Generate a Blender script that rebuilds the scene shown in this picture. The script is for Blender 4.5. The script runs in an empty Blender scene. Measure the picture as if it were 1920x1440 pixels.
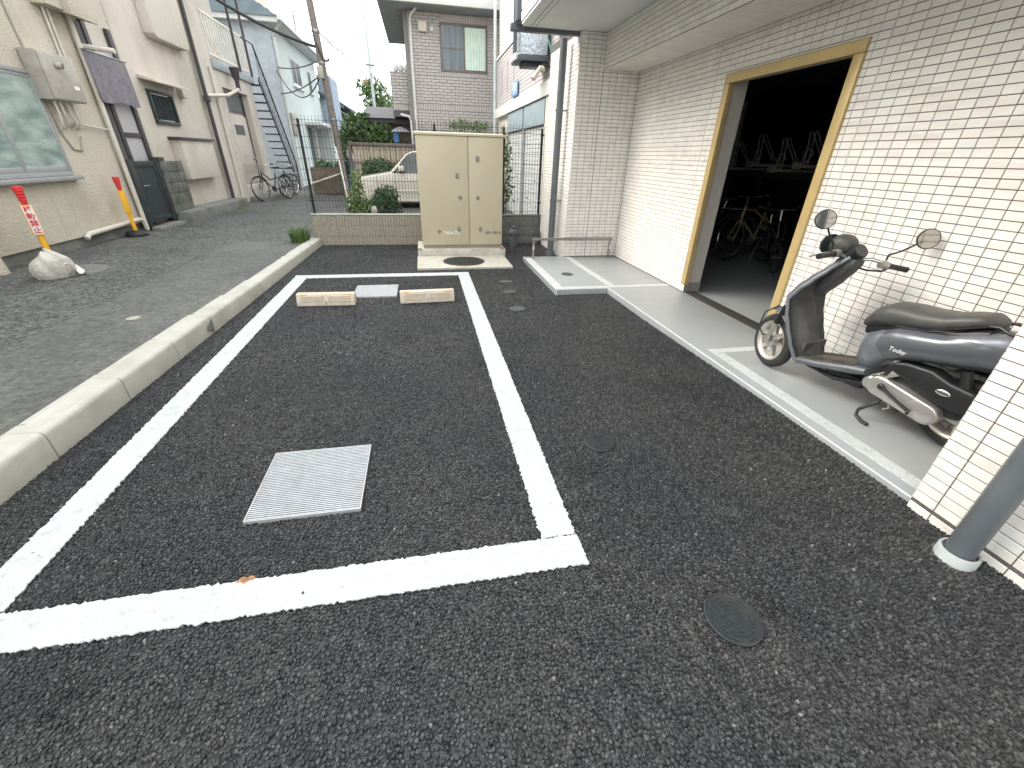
import bpy, bmesh, math, random
import numpy as np
from mathutils import Vector, Matrix
rad = math.radians
random.seed(7)
rng = np.random.default_rng(7)
SC = bpy.context.scene

# ---------------------------------------------------------------- camera
CAM_H = 1.45
yaw, pitch, roll = rad(11.706), rad(28.596), rad(-1.646)
fwd = Vector((math.sin(yaw)*math.cos(pitch), math.cos(yaw)*math.cos(pitch), -math.sin(pitch)))
right = Vector((math.cos(yaw), -math.sin(yaw), 0))
down = fwd.cross(right)
r2 = right*math.cos(roll) + down*math.sin(roll)
d2 = -right*math.sin(roll) + down*math.cos(roll)
cam_data = bpy.data.cameras.new('camera')
cam = bpy.data.objects.new('camera', cam_data)
SC.collection.objects.link(cam)
cam.matrix_world = Matrix(((r2.x, -d2.x, -fwd.x, 0), (r2.y, -d2.y, -fwd.y, 0), (r2.z, -d2.z, -fwd.z, CAM_H), (0, 0, 0, 1)))
cam_data.sensor_width = 36.0
cam_data.lens = 782.59/1920*36
cam_data.clip_start = 0.02
cam_data.clip_end = 2000
SC.camera = cam

# ---------------------------------------------------------------- sky and sun (thin bright overcast)
SUN_EL, SUN_AZ = rad(36), rad(-72)      # azimuth from +Y, negative = towards -X
world = bpy.data.worlds.new('World'); SC.world = world
world.use_nodes = True
nt = world.node_tree; nt.nodes.clear()
out = nt.nodes.new('ShaderNodeOutputWorld'); bg = nt.nodes.new('ShaderNodeBackground')
sky = nt.nodes.new('ShaderNodeTexSky'); sky.sky_type = 'NISHITA'; sky.sun_disc = False
sky.sun_elevation = SUN_EL; sky.sun_rotation = SUN_AZ
sky.dust_density = 5.0; sky.air_density = 1.0; sky.ozone_density = 1.0
hsv = nt.nodes.new('ShaderNodeMix'); hsv.data_type = 'RGBA'; hsv.inputs[0].default_value = 0.72
hsv.inputs[7].default_value = (10.0, 10.15, 10.1, 1)          # an even veil of white cloud over the blue
nt.links.new(sky.outputs[0], hsv.inputs[6]); nt.links.new(hsv.outputs[2], bg.inputs[0])
bg.inputs[1].default_value = 0.14
nt.links.new(bg.outputs[0], out.inputs[0])
sd = bpy.data.lights.new('sun', 'SUN'); sd.energy = 1.5; sd.angle = rad(36); sd.color = (1.0, 0.955, 0.89)
sun = bpy.data.objects.new('sun', sd); SC.collection.objects.link(sun)
sdir = Vector((math.sin(SUN_AZ)*math.cos(SUN_EL), math.cos(SUN_AZ)*math.cos(SUN_EL), math.sin(SUN_EL)))
sun.rotation_euler = sdir.to_track_quat('Z', 'Y').to_euler()
sun.location = (-6, 4, 14)
SC.view_settings.view_transform = 'Standard'; SC.view_settings.look = 'None'
SC.view_settings.exposure = 1.38; SC.view_settings.gamma = 1.0
SC.view_settings.use_curve_mapping = False

# ---------------------------------------------------------------- helpers
C = SC.collection
def wloc(o):
    v = Vector((0, 0, 0))
    while o is not None:
        v += o.location; o = o.parent
    return v
def tag(o, label=None, cat=None, group=None, kind=None):
    if label: o['label'] = label
    if cat: o['category'] = cat
    if group: o['group'] = group
    if kind: o['kind'] = kind
    return o
def thing(name, label=None, cat=None, loc=(0, 0, 0), group=None, kind=None):
    o = bpy.data.objects.new(name, None); C.objects.link(o); o.location = loc; o.empty_display_size = .1
    return tag(o, label, cat, group, kind)
def copy_tree(o, parent=None):
    c = o.copy(); C.objects.link(c); c.parent = parent
    for ch in list(o.children): copy_tree(ch, c)
    return c
class MB:
    def __init__(s): s.V = []; s.F = []
    def add(s, vs, fs):
        b = len(s.V); s.V += [tuple(v) for v in vs]; s.F += [tuple(i+b for i in f) for f in fs]; return s
    def box(s, x0, x1, y0, y1, z0, z1):
        return s.add([(x0,y0,z0),(x1,y0,z0),(x1,y1,z0),(x0,y1,z0),(x0,y0,z1),(x1,y0,z1),(x1,y1,z1),(x0,y1,z1)],
                     [(0,3,2,1),(4,5,6,7),(0,1,5,4),(1,2,6,5),(2,3,7,6),(3,0,4,7)])
    def prism(s, poly, axis, a, b):
        n = len(poly)
        def P(p, t):
            return {'x': (t, p[0], p[1]), 'y': (p[0], t, p[1]), 'z': (p[0], p[1], t)}[axis]
        return s.add([P(p, a) for p in poly]+[P(p, b) for p in poly],
                     [tuple(range(n))[::-1], tuple(range(n, 2*n))]+[(i, (i+1) % n, n+(i+1) % n, n+i) for i in range(n)])
    def loft(s, rings, cap=True, closed=False):
        n = len(rings[0]); vs = [p for r in rings for p in r]; fs = []
        m = len(rings)
        for k in range(m if closed else m-1):
            for i in range(n):
                a = k*n; b = ((k+1) % m)*n
                fs.append((a+i, a+(i+1) % n, b+(i+1) % n, b+i))
        if cap and not closed: fs += [tuple(range(n))[::-1], tuple(range((m-1)*n, m*n))]
        return s.add(vs, fs)
    def tube(s, pts, r, n=8, closed=False):
        pts = [Vector(p) for p in pts]; m = len(pts); rings = []
        rs = r if isinstance(r, (list, tuple)) else [r]*m
        prev = None
        for i, p in enumerate(pts):
            if closed: t = (pts[(i+1) % m]-pts[i-1]).normalized()
            else: t = (pts[min(i+1, m-1)]-pts[max(i-1, 0)]).normalized()
            if prev is None:
                u = t.orthogonal().normalized()
            else:
                u = (prev - t*prev.dot(t)).normalized()
            prev = u; w = t.cross(u)
            rings.append([p+(u*math.cos(2*math.pi*k/n)+w*math.sin(2*math.pi*k/n))*rs[i] for k in range(n)])
        return s.loft(rings, closed=closed)
    def lathe(s, prof, c=(0, 0, 0), axis='z', n=24, closed=False):
        rings = []
        for r, h in prof:
            ring = []
            for k in range(n):
                a = 2*math.pi*k/n; u, v = r*math.cos(a), r*math.sin(a)
                p = {'z': (u, v, h), 'x': (h, u, v), 'y': (v, h, u)}[axis]
                ring.append((p[0]+c[0], p[1]+c[1], p[2]+c[2]))
            rings.append(ring)
        return s.loft(rings, cap=not closed, closed=closed)
    def grid(s, fn, nu, nv):
        vs = [fn(i/nu, j/nv) for i in range(nu+1) for j in range(nv+1)]
        fs = [(i*(nv+1)+j, (i+1)*(nv+1)+j, (i+1)*(nv+1)+j+1, i*(nv+1)+j+1) for i in range(nu) for j in range(nv)]
        return s.add(vs, fs)
    def ball(s, c, r, nu=16, nv=10):
        rings = []
        for j in range(nv+1):
            a = -math.pi/2+math.pi*j/nv; a = max(min(a, 1.55), -1.55)
            rings.append([(c[0]+r[0]*math.cos(a)*math.cos(2*math.pi*i/nu), c[1]+r[1]*math.cos(a)*math.sin(2*math.pi*i/nu), c[2]+r[2]*math.sin(a)) for i in range(nu)])
        return s.loft(rings)
    def xf(s, M, start=0):
        for i in range(start, len(s.V)): s.V[i] = tuple(M @ Vector(s.V[i]))
        return s
    def mesh(s, name, off=(0, 0, 0), bev=0, seg=2, ang=35, smooth=True):
        me = bpy.data.meshes.new(name)
        V = [(v[0]-off[0], v[1]-off[1], v[2]-off[2]) for v in s.V]
        me.from_pydata(V, [], s.F); me.validate()
        bm = bmesh.new(); bm.from_mesh(me)
        bmesh.ops.recalc_face_normals(bm, faces=bm.faces)
        if bev:
            es = [e for e in bm.edges if len(e.link_faces) == 2 and e.calc_face_angle(0) > rad(28)]
            bmesh.ops.bevel(bm, geom=es, offset=bev, segments=seg, affect='EDGES', profile=.6, clamp_overlap=True)
        bm.to_mesh(me); bm.free()
        if smooth and len(me.polygons):
            me.polygons.foreach_set('use_smooth', [True]*len(me.polygons))
            me.set_sharp_from_angle(angle=rad(ang))
        return me
    def build(s, name, mat, parent=None, bev=0, seg=2, ang=35, smooth=True, loc=None):
        off = wloc(parent) if parent is not None else Vector(loc or (0, 0, 0))
        me = s.mesh(name, off, bev, seg, ang, smooth)
        me.materials.append(mat)
        o = bpy.data.objects.new(name, me); C.objects.link(o)
        if parent is not None: o.parent = parent
        elif loc: o.location = loc
        return o
def B(name, mat, parent, x0, x1, y0, y1, z0, z1, bev=0, **k):
    return MB().box(x0, x1, y0, y1, z0, z1).build(name, mat, parent, bev, **k)
def T(name, mat, parent, pts, r, n=8, **k):
    return MB().tube(pts, r, n).build(name, mat, parent, **k)
def inst(me, name, parent, loc, rot=(0, 0, 0), scale=None):
    o = bpy.data.objects.new(name, me); C.objects.link(o); o.parent = parent
    o.location = Vector(loc)-(wloc(parent) if parent is not None else Vector()); o.rotation_euler = rot
    if scale: o.scale = scale
    return o
def text_mesh(name, body, size, mat, parent, M, shear=0, extrude=.0008, offset=0, bold=0):
    cu = bpy.data.curves.new(name, 'FONT'); cu.body = body; cu.size = size; cu.extrude = extrude; cu.shear = shear
    cu.offset = bold; cu.align_x = 'CENTER'; cu.align_y = 'CENTER'; cu.resolution_u = 3
    o = bpy.data.objects.new(name, cu); C.objects.link(o)
    bpy.context.view_layer.update()
    me = bpy.data.meshes.new_from_object(o.evaluated_get(bpy.context.evaluated_depsgraph_get()))
    bpy.data.objects.remove(o); bpy.data.curves.remove(cu)
    me.transform(M); me.transform(Matrix.Translation(-wloc(parent)))
    me.materials.clear(); me.materials.append(mat); me.name = name
    o = bpy.data.objects.new(name, me); C.objects.link(o); o.parent = parent
    return o

# ---------------------------------------------------------------- materials
def newmat(name):
    m = bpy.data.materials.new(name); m.use_nodes = True
    n = m.node_tree.nodes; b = n['Principled BSDF']
    return m, m.node_tree, b
def N(t, typ, **kw):
    n = t.nodes.new(typ)
    for k, v in kw.items(): setattr(n, k, v)
    return n
def lin(c): return tuple(c[:3])+(1,)
def noise(t, vec, scale, detail=4, rough=.55, dim=None):
    n = N(t, 'ShaderNodeTexNoise'); n.inputs['Scale'].default_value = scale
    n.inputs['Detail'].default_value = detail; n.inputs['Roughness'].default_value = rough
    t.links.new(vec, n.inputs['Vector']); return n
def ramp(t, fac, p0, p1, c0=(0,0,0,1), c1=(1,1,1,1)):
    r = N(t, 'ShaderNodeValToRGB'); r.color_ramp.elements[0].position = p0; r.color_ramp.elements[1].position = p1
    r.color_ramp.elements[0].color = c0; r.color_ramp.elements[1].color = c1
    t.links.new(fac, r.inputs[0]); return r
def mix(t, fac, a, b, typ='MIX'):
    m = N(t, 'ShaderNodeMix', data_type='RGBA', blend_type=typ)
    for i, v in ((0, fac), (6, a), (7, b)):
        if isinstance(v, (int, float)): m.inputs[i].default_value = v
        elif isinstance(v, tuple): m.inputs[i].default_value = v
        else: t.links.new(v, m.inputs[i])
    return m.outputs[2]
def bump(t, b, h, dist, strength=1.0):
    n = N(t, 'ShaderNodeBump'); n.inputs['Distance'].default_value = dist; n.inputs['Strength'].default_value = strength
    t.links.new(h, n.inputs['Height']); t.links.new(n.outputs[0], b.inputs['Normal']); return n
def pm(name, col, rough=.6, metal=0., var=.12, scale=6., bmp=0., bscale=80., dirt=None, dscale=2.2, damt=.5, spec=.5, coat=0, world_co=True, rvar=.1):
    m, t, b = newmat(name)
    vec = N(t, 'ShaderNodeNewGeometry').outputs['Position'] if world_co else N(t, 'ShaderNodeTexCoord').outputs['Object']
    n1 = noise(t, vec, scale, 5)
    c0 = tuple(max(0, x*(1-var)) for x in col)+(1,); c1 = tuple(min(1, x*(1+var)) for x in col)+(1,)
    colo = ramp(t, n1.outputs[0], .3, .7, c0, c1).outputs[0]
    if dirt:
        n2 = noise(t, vec, dscale, 8, .65)
        f = ramp(t, n2.outputs[0], .48, .72, (0,0,0,1), (damt,)*3+(1,))
        colo = mix(t, f.outputs[0], colo, lin(dirt))
    t.links.new(colo, b.inputs['Base Color'])
    n3 = noise(t, vec, scale*2.7, 3)
    rr = N(t, 'ShaderNodeMapRange'); rr.inputs[3].default_value = max(.02, rough-rvar); rr.inputs[4].default_value = min(1, rough+rvar)
    t.links.new(n3.outputs[0], rr.inputs[0]); t.links.new(rr.outputs[0], b.inputs['Roughness'])
    b.inputs['Metallic'].default_value = metal; b.inputs['Specular IOR Level'].default_value = spec
    if coat: b.inputs['Coat Weight'].default_value = coat; b.inputs['Coat Roughness'].default_value = .08
    if bmp:
        nb = noise(t, vec, bscale, 3, .6); bump(t, b, nb.outputs[0], bmp)
    return m
M = {}
def mat_asphalt(name, attr):
    m, t, b = newmat(name)
    pos = N(t, 'ShaderNodeNewGeometry').outputs['Position']
    big = noise(t, pos, 1.1, 5, .6)
    if attr:
        r = N(t, 'ShaderNodeAttribute', attribute_name='rnd').outputs['Fac']
        stone = N(t, 'ShaderNodeValToRGB'); e = stone.color_ramp.elements
        e[0].position = 0; e[0].color = (.022, .0235, .026, 1); e[1].position = 1; e[1].color = (.24, .235, .22, 1)
        for p, c in ((.55, (.046, .048, .051, 1)), (.9, (.075, .0775, .081, 1)), (.996, (.09, .091, .092, 1)), (.997, (.14, .14, .135, 1))):
            q = e.new(p); q.color = c
        t.links.new(r, stone.inputs[0]); colo = stone.outputs[0]
        fine = noise(t, pos, 420, 2)
        bump(t, b, fine.outputs[0], .0012)
    else:
        vo = N(t, 'ShaderNodeTexVoronoi'); vo.inputs['Scale'].default_value = 74; t.links.new(pos, vo.inputs['Vector'])
        cell = N(t, 'ShaderNodeSeparateColor'); t.links.new(vo.outputs['Color'], cell.inputs[0])
        stone = N(t, 'ShaderNodeValToRGB'); e = stone.color_ramp.elements
        e[0].position = 0; e[0].color = (.016, .017, .019, 1); e[1].position = 1; e[1].color = (.085, .084, .082, 1)
        for p, c in ((.6, (.031, .0328, .0358, 1)), (.97, (.05, .052, .055, 1))):
            q = e.new(p); q.color = c
        t.links.new(cell.outputs[0], stone.inputs[0]); colo = stone.outputs[0]
        bump(t, b, vo.outputs['Distance'], -.008, 1.0)
        gr = noise(t, pos, 42, 8, .9)
        colo = mix(t, 1.0, colo, ramp(t, gr.outputs[0], .42, .62, (.62, .62, .62, 1), (1.6, 1.6, 1.58, 1)).outputs[0], 'MULTIPLY')
    tint = ramp(t, big.outputs[0], .34, .72, (.82, .83, .86, 1), (1.32, 1.27, 1.18, 1))
    colo = mix(t, 1.0, colo, tint.outputs[0], 'MULTIPLY')
    oil = noise(t, pos, 1.9, 3, .5)
    colo = mix(t, 1.0, colo, ramp(t, oil.outputs[0], .60, .70, (1, 1, 1, 1), (.66, .66, .68, 1)).outputs[0], 'MULTIPLY')
    t.links.new(colo, b.inputs['Base Color'])
    b.inputs['Roughness'].default_value = .5; b.inputs['Specular IOR Level'].default_value = .42
    return m
M['stone'] = mat_asphalt('asphalt_stone', True)
M['asphalt'] = mat_asphalt('asphalt_bed', False)
def mat_road(name, base, light, seam=True):
    m, t, b = newmat(name)
    pos = N(t, 'ShaderNodeNewGeometry').outputs['Position']
    vo = N(t, 'ShaderNodeTexVoronoi'); vo.inputs['Scale'].default_value = 46; t.links.new(pos, vo.inputs['Vector'])
    sp = N(t, 'ShaderNodeSeparateColor'); t.links.new(vo.outputs['Color'], sp.inputs[0])
    n1 = noise(t, pos, 17, 7, .8); n2 = noise(t, pos, .8, 6, .6); n3 = noise(t, pos, 5, 5, .7)
    c = ramp(t, sp.outputs[0], .15, .95, lin(base), lin(light)).outputs[0]
    c = mix(t, 1.0, c, ramp(t, n1.outputs[0], .36, .64, (.68, .68, .68, 1), (1.35, 1.35, 1.33, 1)).outputs[0], 'MULTIPLY')
    c = mix(t, 1.0, c, ramp(t, n2.outputs[0], .35, .68, (.72, .73, .73, 1), (1.2, 1.2, 1.17, 1)).outputs[0], 'MULTIPLY')
    c = mix(t, ramp(t, n3.outputs[0], .62, .8, (0,0,0,1), (.3,)*3+(1,)).outputs[0], c, (.16, .155, .14, 1))
    if seam:      # fine wandering cracks
        mp = N(t, 'ShaderNodeMapping'); mp.inputs['Scale'].default_value = (.55, .22, 1); t.links.new(pos, mp.inputs[0])
        wv = noise(t, pos, 3, 4); ad = N(t, 'ShaderNodeVectorMath', operation='MULTIPLY_ADD'); ad.inputs[1].default_value = (.25, .25, 0)
        t.links.new(wv.outputs['Color'], ad.inputs[0]); t.links.new(mp.outputs[0], ad.inputs[2])
        vc = N(t, 'ShaderNodeTexVoronoi', feature='DISTANCE_TO_EDGE'); vc.inputs['Scale'].default_value = 1.3; t.links.new(ad.outputs[0], vc.inputs['Vector'])
        c = mix(t, ramp(t, vc.outputs['Distance'], .0, .006, (.75, .75, .75, 1), (0, 0, 0, 1)).outputs[0], c, (.02, .02, .02, 1))
    t.links.new(c, b.inputs['Base Color']); b.inputs['Roughness'].default_value = .72; b.inputs['Specular IOR Level'].default_value = .3
    bump(t, b, vo.outputs['Distance'], -.006)
    return m
M['road'] = mat_road('road_asphalt', (.050, .053, .052), (.165, .169, .164))
M['patch'] = mat_road('road_patch_asphalt', (.105, .108, .104), (.150, .153, .147), False)
def mat_paint(name, col=(.60, .635, .63), chip=.07):
    m, t, b = newmat(name)
    pos = N(t, 'ShaderNodeNewGeometry').outputs['Position']
    n1 = noise(t, pos, 26, 5, .75); n2 = noise(t, pos, 3.2, 4); n3 = noise(t, pos, 90, 3)
    c = ramp(t, n2.outputs[0], .35, .7, lin(tuple(x*.9 for x in col)), lin(col)).outputs[0]
    c = mix(t, ramp(t, n1.outputs[0], .54, .70, (0,0,0,1), (.75,)*3+(1,)).outputs[0], c, (.33, .34, .33, 1))
    n4 = noise(t, pos, 2.1, 2, .4)
    c = mix(t, ramp(t, n4.outputs[0], .70, .78, (0,0,0,1), (.45,)*3+(1,)).outputs[0], c, (.45, .36, .26, 1))
    t.links.new(c, b.inputs['Base Color']); b.inputs['Roughness'].default_value = .55
    bump(t, b, n3.outputs[0], .010)
    return m
M['paint'] = mat_paint('road_paint')
M['concrete'] = pm('kerb_concrete', (.50, .49, .44), .85, var=.1, scale=14, bmp=.0025, bscale=220, dirt=(.26, .25, .20), dscale=3.5, damt=.55)
M['concrete_dark'] = pm('old_concrete', (.20, .20, .185), .9, var=.25, scale=5, bmp=.004, bscale=90, dirt=(.06, .065, .05), dscale=2.5, damt=.8)
M['slab'] = pm('slab_concrete', (.52, .50, .44), .8, var=.12, scale=9, bmp=.001, bscale=150, dirt=(.33, .26, .16), dscale=5, damt=.5)
M['floor_grey'] = pm('grey_floor_coating', (.335, .352, .357), .38, var=.06, scale=3, bmp=.0004, bscale=60, dirt=(.22, .21, .19), dscale=3, damt=.35)
M['white_edge'] = pm('white_edge_paint', (.86, .88, .88), .5, var=.05, scale=20, bmp=.001, bscale=90, dirt=(.45, .44, .4), dscale=14, damt=.5)
M['iron'] = pm('cast_iron', (.035, .042, .046), .5, .3, var=.2, scale=40, dirt=(.10, .095, .08), dscale=9, damt=.5)
M['iron_grey'] = pm('cast_iron_grey', (.09, .10, .10), .6, .2, var=.2, scale=40, dirt=(.14, .13, .11), dscale=9, damt=.5)
M['galv'] = pm('galvanised_steel', (.46, .48, .50), .45, .5, var=.1, scale=30, dirt=(.4, .36, .3), dscale=12, damt=.3)
M['rust'] = pm('rust_stain', (.36, .19, .09), .9, var=.5, scale=60)
M['black'] = pm('black_rubber', (.016, .016, .017), .6, var=.2, scale=30)
M['grout'] = pm('dark_grout', (.105, .093, .09), .9, var=.25, scale=20)

def gh(x, y):                      # the lot rises a little towards the building
    a = min(max((x-.9)/1.3, 0), 1); b_ = min(max((4.2-y)/2.7, 0), 1)
    a = a*a*(3-2*a); b_ = b_*b_*(3-2*b_)
    return .04*a*b_

# ---------------------------------------------------------------- ground
ground = MB().add([(-400, -60, -.09), (400, -60, -.09), (400, 900, -.09), (-400, 900, -.09)], [(0, 1, 2, 3)]).build('ground', M['road'])
tag(ground, kind='structure')
def lotpt(u, v):
    x = -2.15+u*4.6; y = -4+v*12.3
    return (x, y, gh(x, y)-.007)
tag(MB().grid(lotpt, 30, 60).build('parking_lot', M['asphalt']), kind='structure')
RZ = .10
road = MB().add([(-40, -30, RZ), (-2.0, -30, RZ), (-2.0, 8.2, RZ), (60, 8.2, RZ), (60, 400, RZ), (-40, 400, RZ)], [(0, 1, 2, 3, 4, 5)])
tag(road.build('road', M['road']), kind='structure')
def ragged(poly, step, amp, z):
    pts = []
    n = len(poly)
    for i in range(n):
        a = Vector(poly[i]); b = Vector(poly[(i+1) % n]); L = (b-a).length; k = max(1, int(L/step))
        d = (b-a).normalized(); nn = Vector((-d.y, d.x))
        for j in range(k):
            p = a+(b-a)*(j/k)+nn*(random.gauss(0, amp) if j else 0)
            pts.append((p.x, p.y, z))
    return pts
pp = ragged([(-3.18, -4), (-2.24, -4), (-2.02, 7.78), (-3.08, 7.9)], .08, .008, RZ+.004)
tag(MB().add(pp, [tuple(range(len(pp)))]).build('road_patch', M['patch']), kind='structure')

# loose chippings that make up the open-graded asphalt near the camera
def stone_set(cell, y0, y1, K, rmin, rmax, keepf):
    xs = np.arange(-2.0, 2.24, cell); ys = np.arange(y0, y1, cell)
    X, Y = np.meshgrid(xs, ys); X = X+((np.arange(len(ys)) % 2)*cell*.5)[:, None]
    X = X.ravel(); Y = Y.ravel()
    X = X+rng.uniform(-.36, .36, X.size)*cell; Y = Y+rng.uniform(-.36, .36, Y.size)*cell
    keep = rng.random(X.size) < keepf(Y)
    keep &= (Y > .15+(1.6-X)*.17) & (X < 2.23) & (X > -1.99+(Y-1.8)*.0305+.004)
    keep &= ~((X > 1.48) & (Y > 4.73) & (Y < 6.61)) & ~((X > -.15) & (X < 1.24) & (Y > 6.12) & (Y < 7.76)) & (Y < 8.09)
    X, Y = X[keep], Y[keep]; n = X.size
    R = rng.uniform(rmin, rmax, n)
    ang = rng.uniform(0, 6.28, n)[:, None]+np.arange(K)[None]*2*np.pi/K+rng.uniform(-.3, .3, (n, K))
    rr = R[:, None]*rng.uniform(.75, 1.2, (n, K)); el = rng.uniform(.65, 1.0, n)[:, None]; rot = rng.uniform(0, 3.14, n)[:, None]
    cx = rr*np.cos(ang); cy = rr*np.sin(ang)*el
    px = cx*np.cos(rot)-cy*np.sin(rot); py = cx*np.sin(rot)+cy*np.cos(rot)
    a = np.clip((X-.9)/1.3, 0, 1); b_ = np.clip((4.2-Y)/2.7, 0, 1); g = .04*a*a*(3-2*a)*b_*b_*(3-2*b_)
    top = g+rng.normal(-.0012, .0018, n)
    tx = rng.normal(0, .2, n); ty = rng.normal(0, .2, n)
    V = np.zeros((n, 2*K, 3), np.float32)
    for ring, (sc, dz) in enumerate(((.66, .0), (1.0, -.0085))):
        ox = px*sc; oy = py*sc
        V[:, ring*K:(ring+1)*K, 0] = X[:, None]+ox; V[:, ring*K:(ring+1)*K, 1] = Y[:, None]+oy
        V[:, ring*K:(ring+1)*K, 2] = top[:, None]+dz+(ox*tx[:, None]+oy*ty[:, None])*(1 if ring == 0 else 0)
    i = np.arange(K); j = (i+1) % K
    return V.reshape(-1, 3), n, K, np.arange(K), np.stack([i+K, j+K, j, i], 1)
def stones():
    sets = [stone_set(.0142, .16, 3.7, 6, .0052, .0096, lambda Y: np.clip((3.7-Y)/.9, 0, 1)),
            stone_set(.0195, 2.75, 8.1, 5, .0070, .0125, lambda Y: np.clip((Y-2.75)/.9, 0, 1))]
    Vs, topl, quadl, rn, off = [], [], [], [], 0
    tot = []
    for V, n, K, tp, qd in sets:
        base = off+np.arange(n)*2*K
        topl.append((base[:, None]+tp[None]).reshape(-1)); tot.append(np.full(n, K))
        rn.append(np.repeat(rng.random(n), 2*K)); Vs.append(V); off += len(V)
        quadl.append((base[:, None, None]+qd[None]).reshape(-1))
    nq = sum(len(q) for q in quadl)//4
    loops = np.concatenate(topl+quadl).astype(np.int32)
    tot = np.concatenate(tot+[np.full(nq, 4)]).astype(np.int32)
    start = np.concatenate([[0], np.cumsum(tot)[:-1]]).astype(np.int32)
    V = np.concatenate(Vs)
    me = bpy.data.meshes.new('asphalt_stones')
    me.vertices.add(len(V)); me.vertices.foreach_set('co', V.reshape(-1))
    me.loops.add(len(loops)); me.loops.foreach_set('vertex_index', loops)
    me.polygons.add(len(tot)); me.polygons.foreach_set('loop_start', start)
    me.update(calc_edges=True)
    me.polygons.foreach_set('use_smooth', np.zeros(len(tot), bool))
    at = me.attributes.new('rnd', 'FLOAT', 'POINT'); at.data.foreach_set('value', np.concatenate(rn).astype(np.float32))
    me.materials.append(M['stone'])
    o = bpy.data.objects.new('asphalt_stones', me); C.objects.link(o)
    tag(o, 'dark grey chippings of the open-textured asphalt surface', 'asphalt', kind='stuff')
stones()

# painted bay outline
def paint(name, poly, z=.0052, step=.009, amp=.003, mat='paint', thick=.006):
    pts = ragged(poly, step, amp, z)
    n = len(pts)
    mb = MB().add([(p[0], p[1], z-thick) for p in pts]+pts, [tuple(range(n, 2*n))]+[(i, (i+1) % n, n+(i+1) % n, n+i) for i in range(n)])
    o = mb.build(name, M[mat], smooth=False); tag(o, kind='structure'); return o
paint('parking_line', [(-1.70, 5.775), (.555, 5.765), (.55, 5.92), (-1.71, 5.93)])
paint('parking_line', [(-1.70, 1.215), (-1.545, 1.22), (-1.55, 5.772), (-1.705, 5.772)])
paint('parking_line', [(.40, 1.213), (.555, 1.211), (.55, 5.762), (.402, 5.762)])
paint('parking_line', [(-1.71, 1.055), (.562, 1.055), (.557, 1.206), (-1.70, 1.208)])
rs = ragged([(-.80, 1.198), (-.765, 1.190), (-.735, 1.205), (-.75, 1.225), (-.79, 1.22)], .012, .005, .0056)
tag(MB().add(rs, [tuple(range(len(rs)))]).build('rust_spot', M['rust']), kind='structure')

# ---------------------------------------------------------------- kerb
kerb = thing('kerb', kind='structure')
def kx(y): return -1.99+(y-1.8)*.0305
prof = [(0, -.05), (-.002, .122), (-.008, .142), (-.02, .152), (-.03, .154), (-.15, .155), (-.152, -.05)]
km = MB().prism(prof, 'y', .004, .600).mesh('kerb_block', bev=.003, seg=1, ang=25); km.materials.append(M['concrete'])
bm_ = MB().prism([(-.153, -.05), (-.153, .112), (-.262, .106), (-.268, -.05)], 'y', .004, .600).mesh('kerb_base', bev=.005); bm_.materials.append(M['concrete'])
for i in range(-3, 12):
    y = 2.165+i*.604 - .604
    if y > 8.0: break
    dz = -.0065*(y-2.2)
    for me, nm in ((km, 'kerb_block'), (bm_, 'kerb_base')):
        o = inst(me, nm, kerb, (kx(y)+random.uniform(-.002, .002), y+(.17 if nm == 'kerb_base' else 0), dz if nm == 'kerb_block' else dz*.3), (0, 0, -.0305+random.uniform(-.003, .003)), (1, min(1, (8.1-y)/.604), 1))
# dark patch of mortar on one joint
MB().prism([(3.96, .012)]+[(3.96-.10*math.sin(math.pi*k/10)*(1+.1*math.sin(k*2.1)), .012+.11*k/10) for k in range(1, 10)]+[(3.955, .122)], 'x', kx(3.87)-.01, kx(3.96)+.007).build('mortar_patch', M['concrete_dark'], kerb)

# ---------------------------------------------------------------- grey coated platform
PZ = .06
plat = MB().prism([(1.487, 4.735), (2.145, 4.735), (2.195, .9), (3.03, .9), (3.03, 6.60), (1.487, 6.60)], 'z', -.05, PZ)
tag(plat.build('pavement', M['floor_grey'], bev=.004), kind='structure')
def flat(name, poly, z, mat, amp=.0012):
    pts = ragged(poly, .03, amp, z); n = len(pts)
    o = MB().add([(p[0], p[1], z-.004) for p in pts]+pts, [tuple(range(n, 2*n))]+[(i, (i+1) % n, n+(i+1) % n, n+i) for i in range(n)]).build(name, M[mat], smooth=False)
    return tag(o, kind='structure')
flat('bay_line', [(1.497, 4.85), (1.597, 4.85), (1.597, 6.49), (1.497, 6.49)], PZ+.003, 'paint')
flat('bay_line', [(2.19, 4.85), (2.28, 4.85), (2.235, 6.545), (2.145, 6.545)], PZ+.003, 'paint')
flat('bay_line', [(1.497, 4.755), (2.99, 4.755), (2.99, 4.846), (1.497, 4.846)], PZ+.003, 'paint')
flat('bay_line', [(2.288, 1.0), (2.378, 1.0), (2.363, 2.77), (2.273, 2.77)], PZ+.003, 'paint')
flat('bay_line', [(2.27, 2.774), (2.99, 2.774), (2.99, 2.856), (2.27, 2.856)], PZ+.003, 'paint')
def edge_strip(x0, y0, x1, y1, w):
    d = Vector((x1-x0, y1-y0)).normalized(); nn = Vector((-d.y, d.x))
    k = 60; mb = MB(); ring = []
    for i in range(k+1):
        px = x0+(x1-x0)*i/k; py = y0+(y1-y0)*i/k; j = random.uniform(-.002, .002)
        ring.append([(px+nn.x*w, py+nn.y*w, PZ+.0025), (px-nn.x*.004, py-nn.y*.004, PZ+.0025), (px-nn.x*.005, py-nn.y*.005, -.02), (px+nn.x*w, py+nn.y*w, -.02+j*0)])
    tag(mb.loft(ring).build('white_edging', M['white_edge']), kind='structure')
edge_strip(2.195, 1.08, 2.145, 4.735, -.012)
edge_strip(2.142, 4.735, 1.487, 4.735, -.010)
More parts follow.
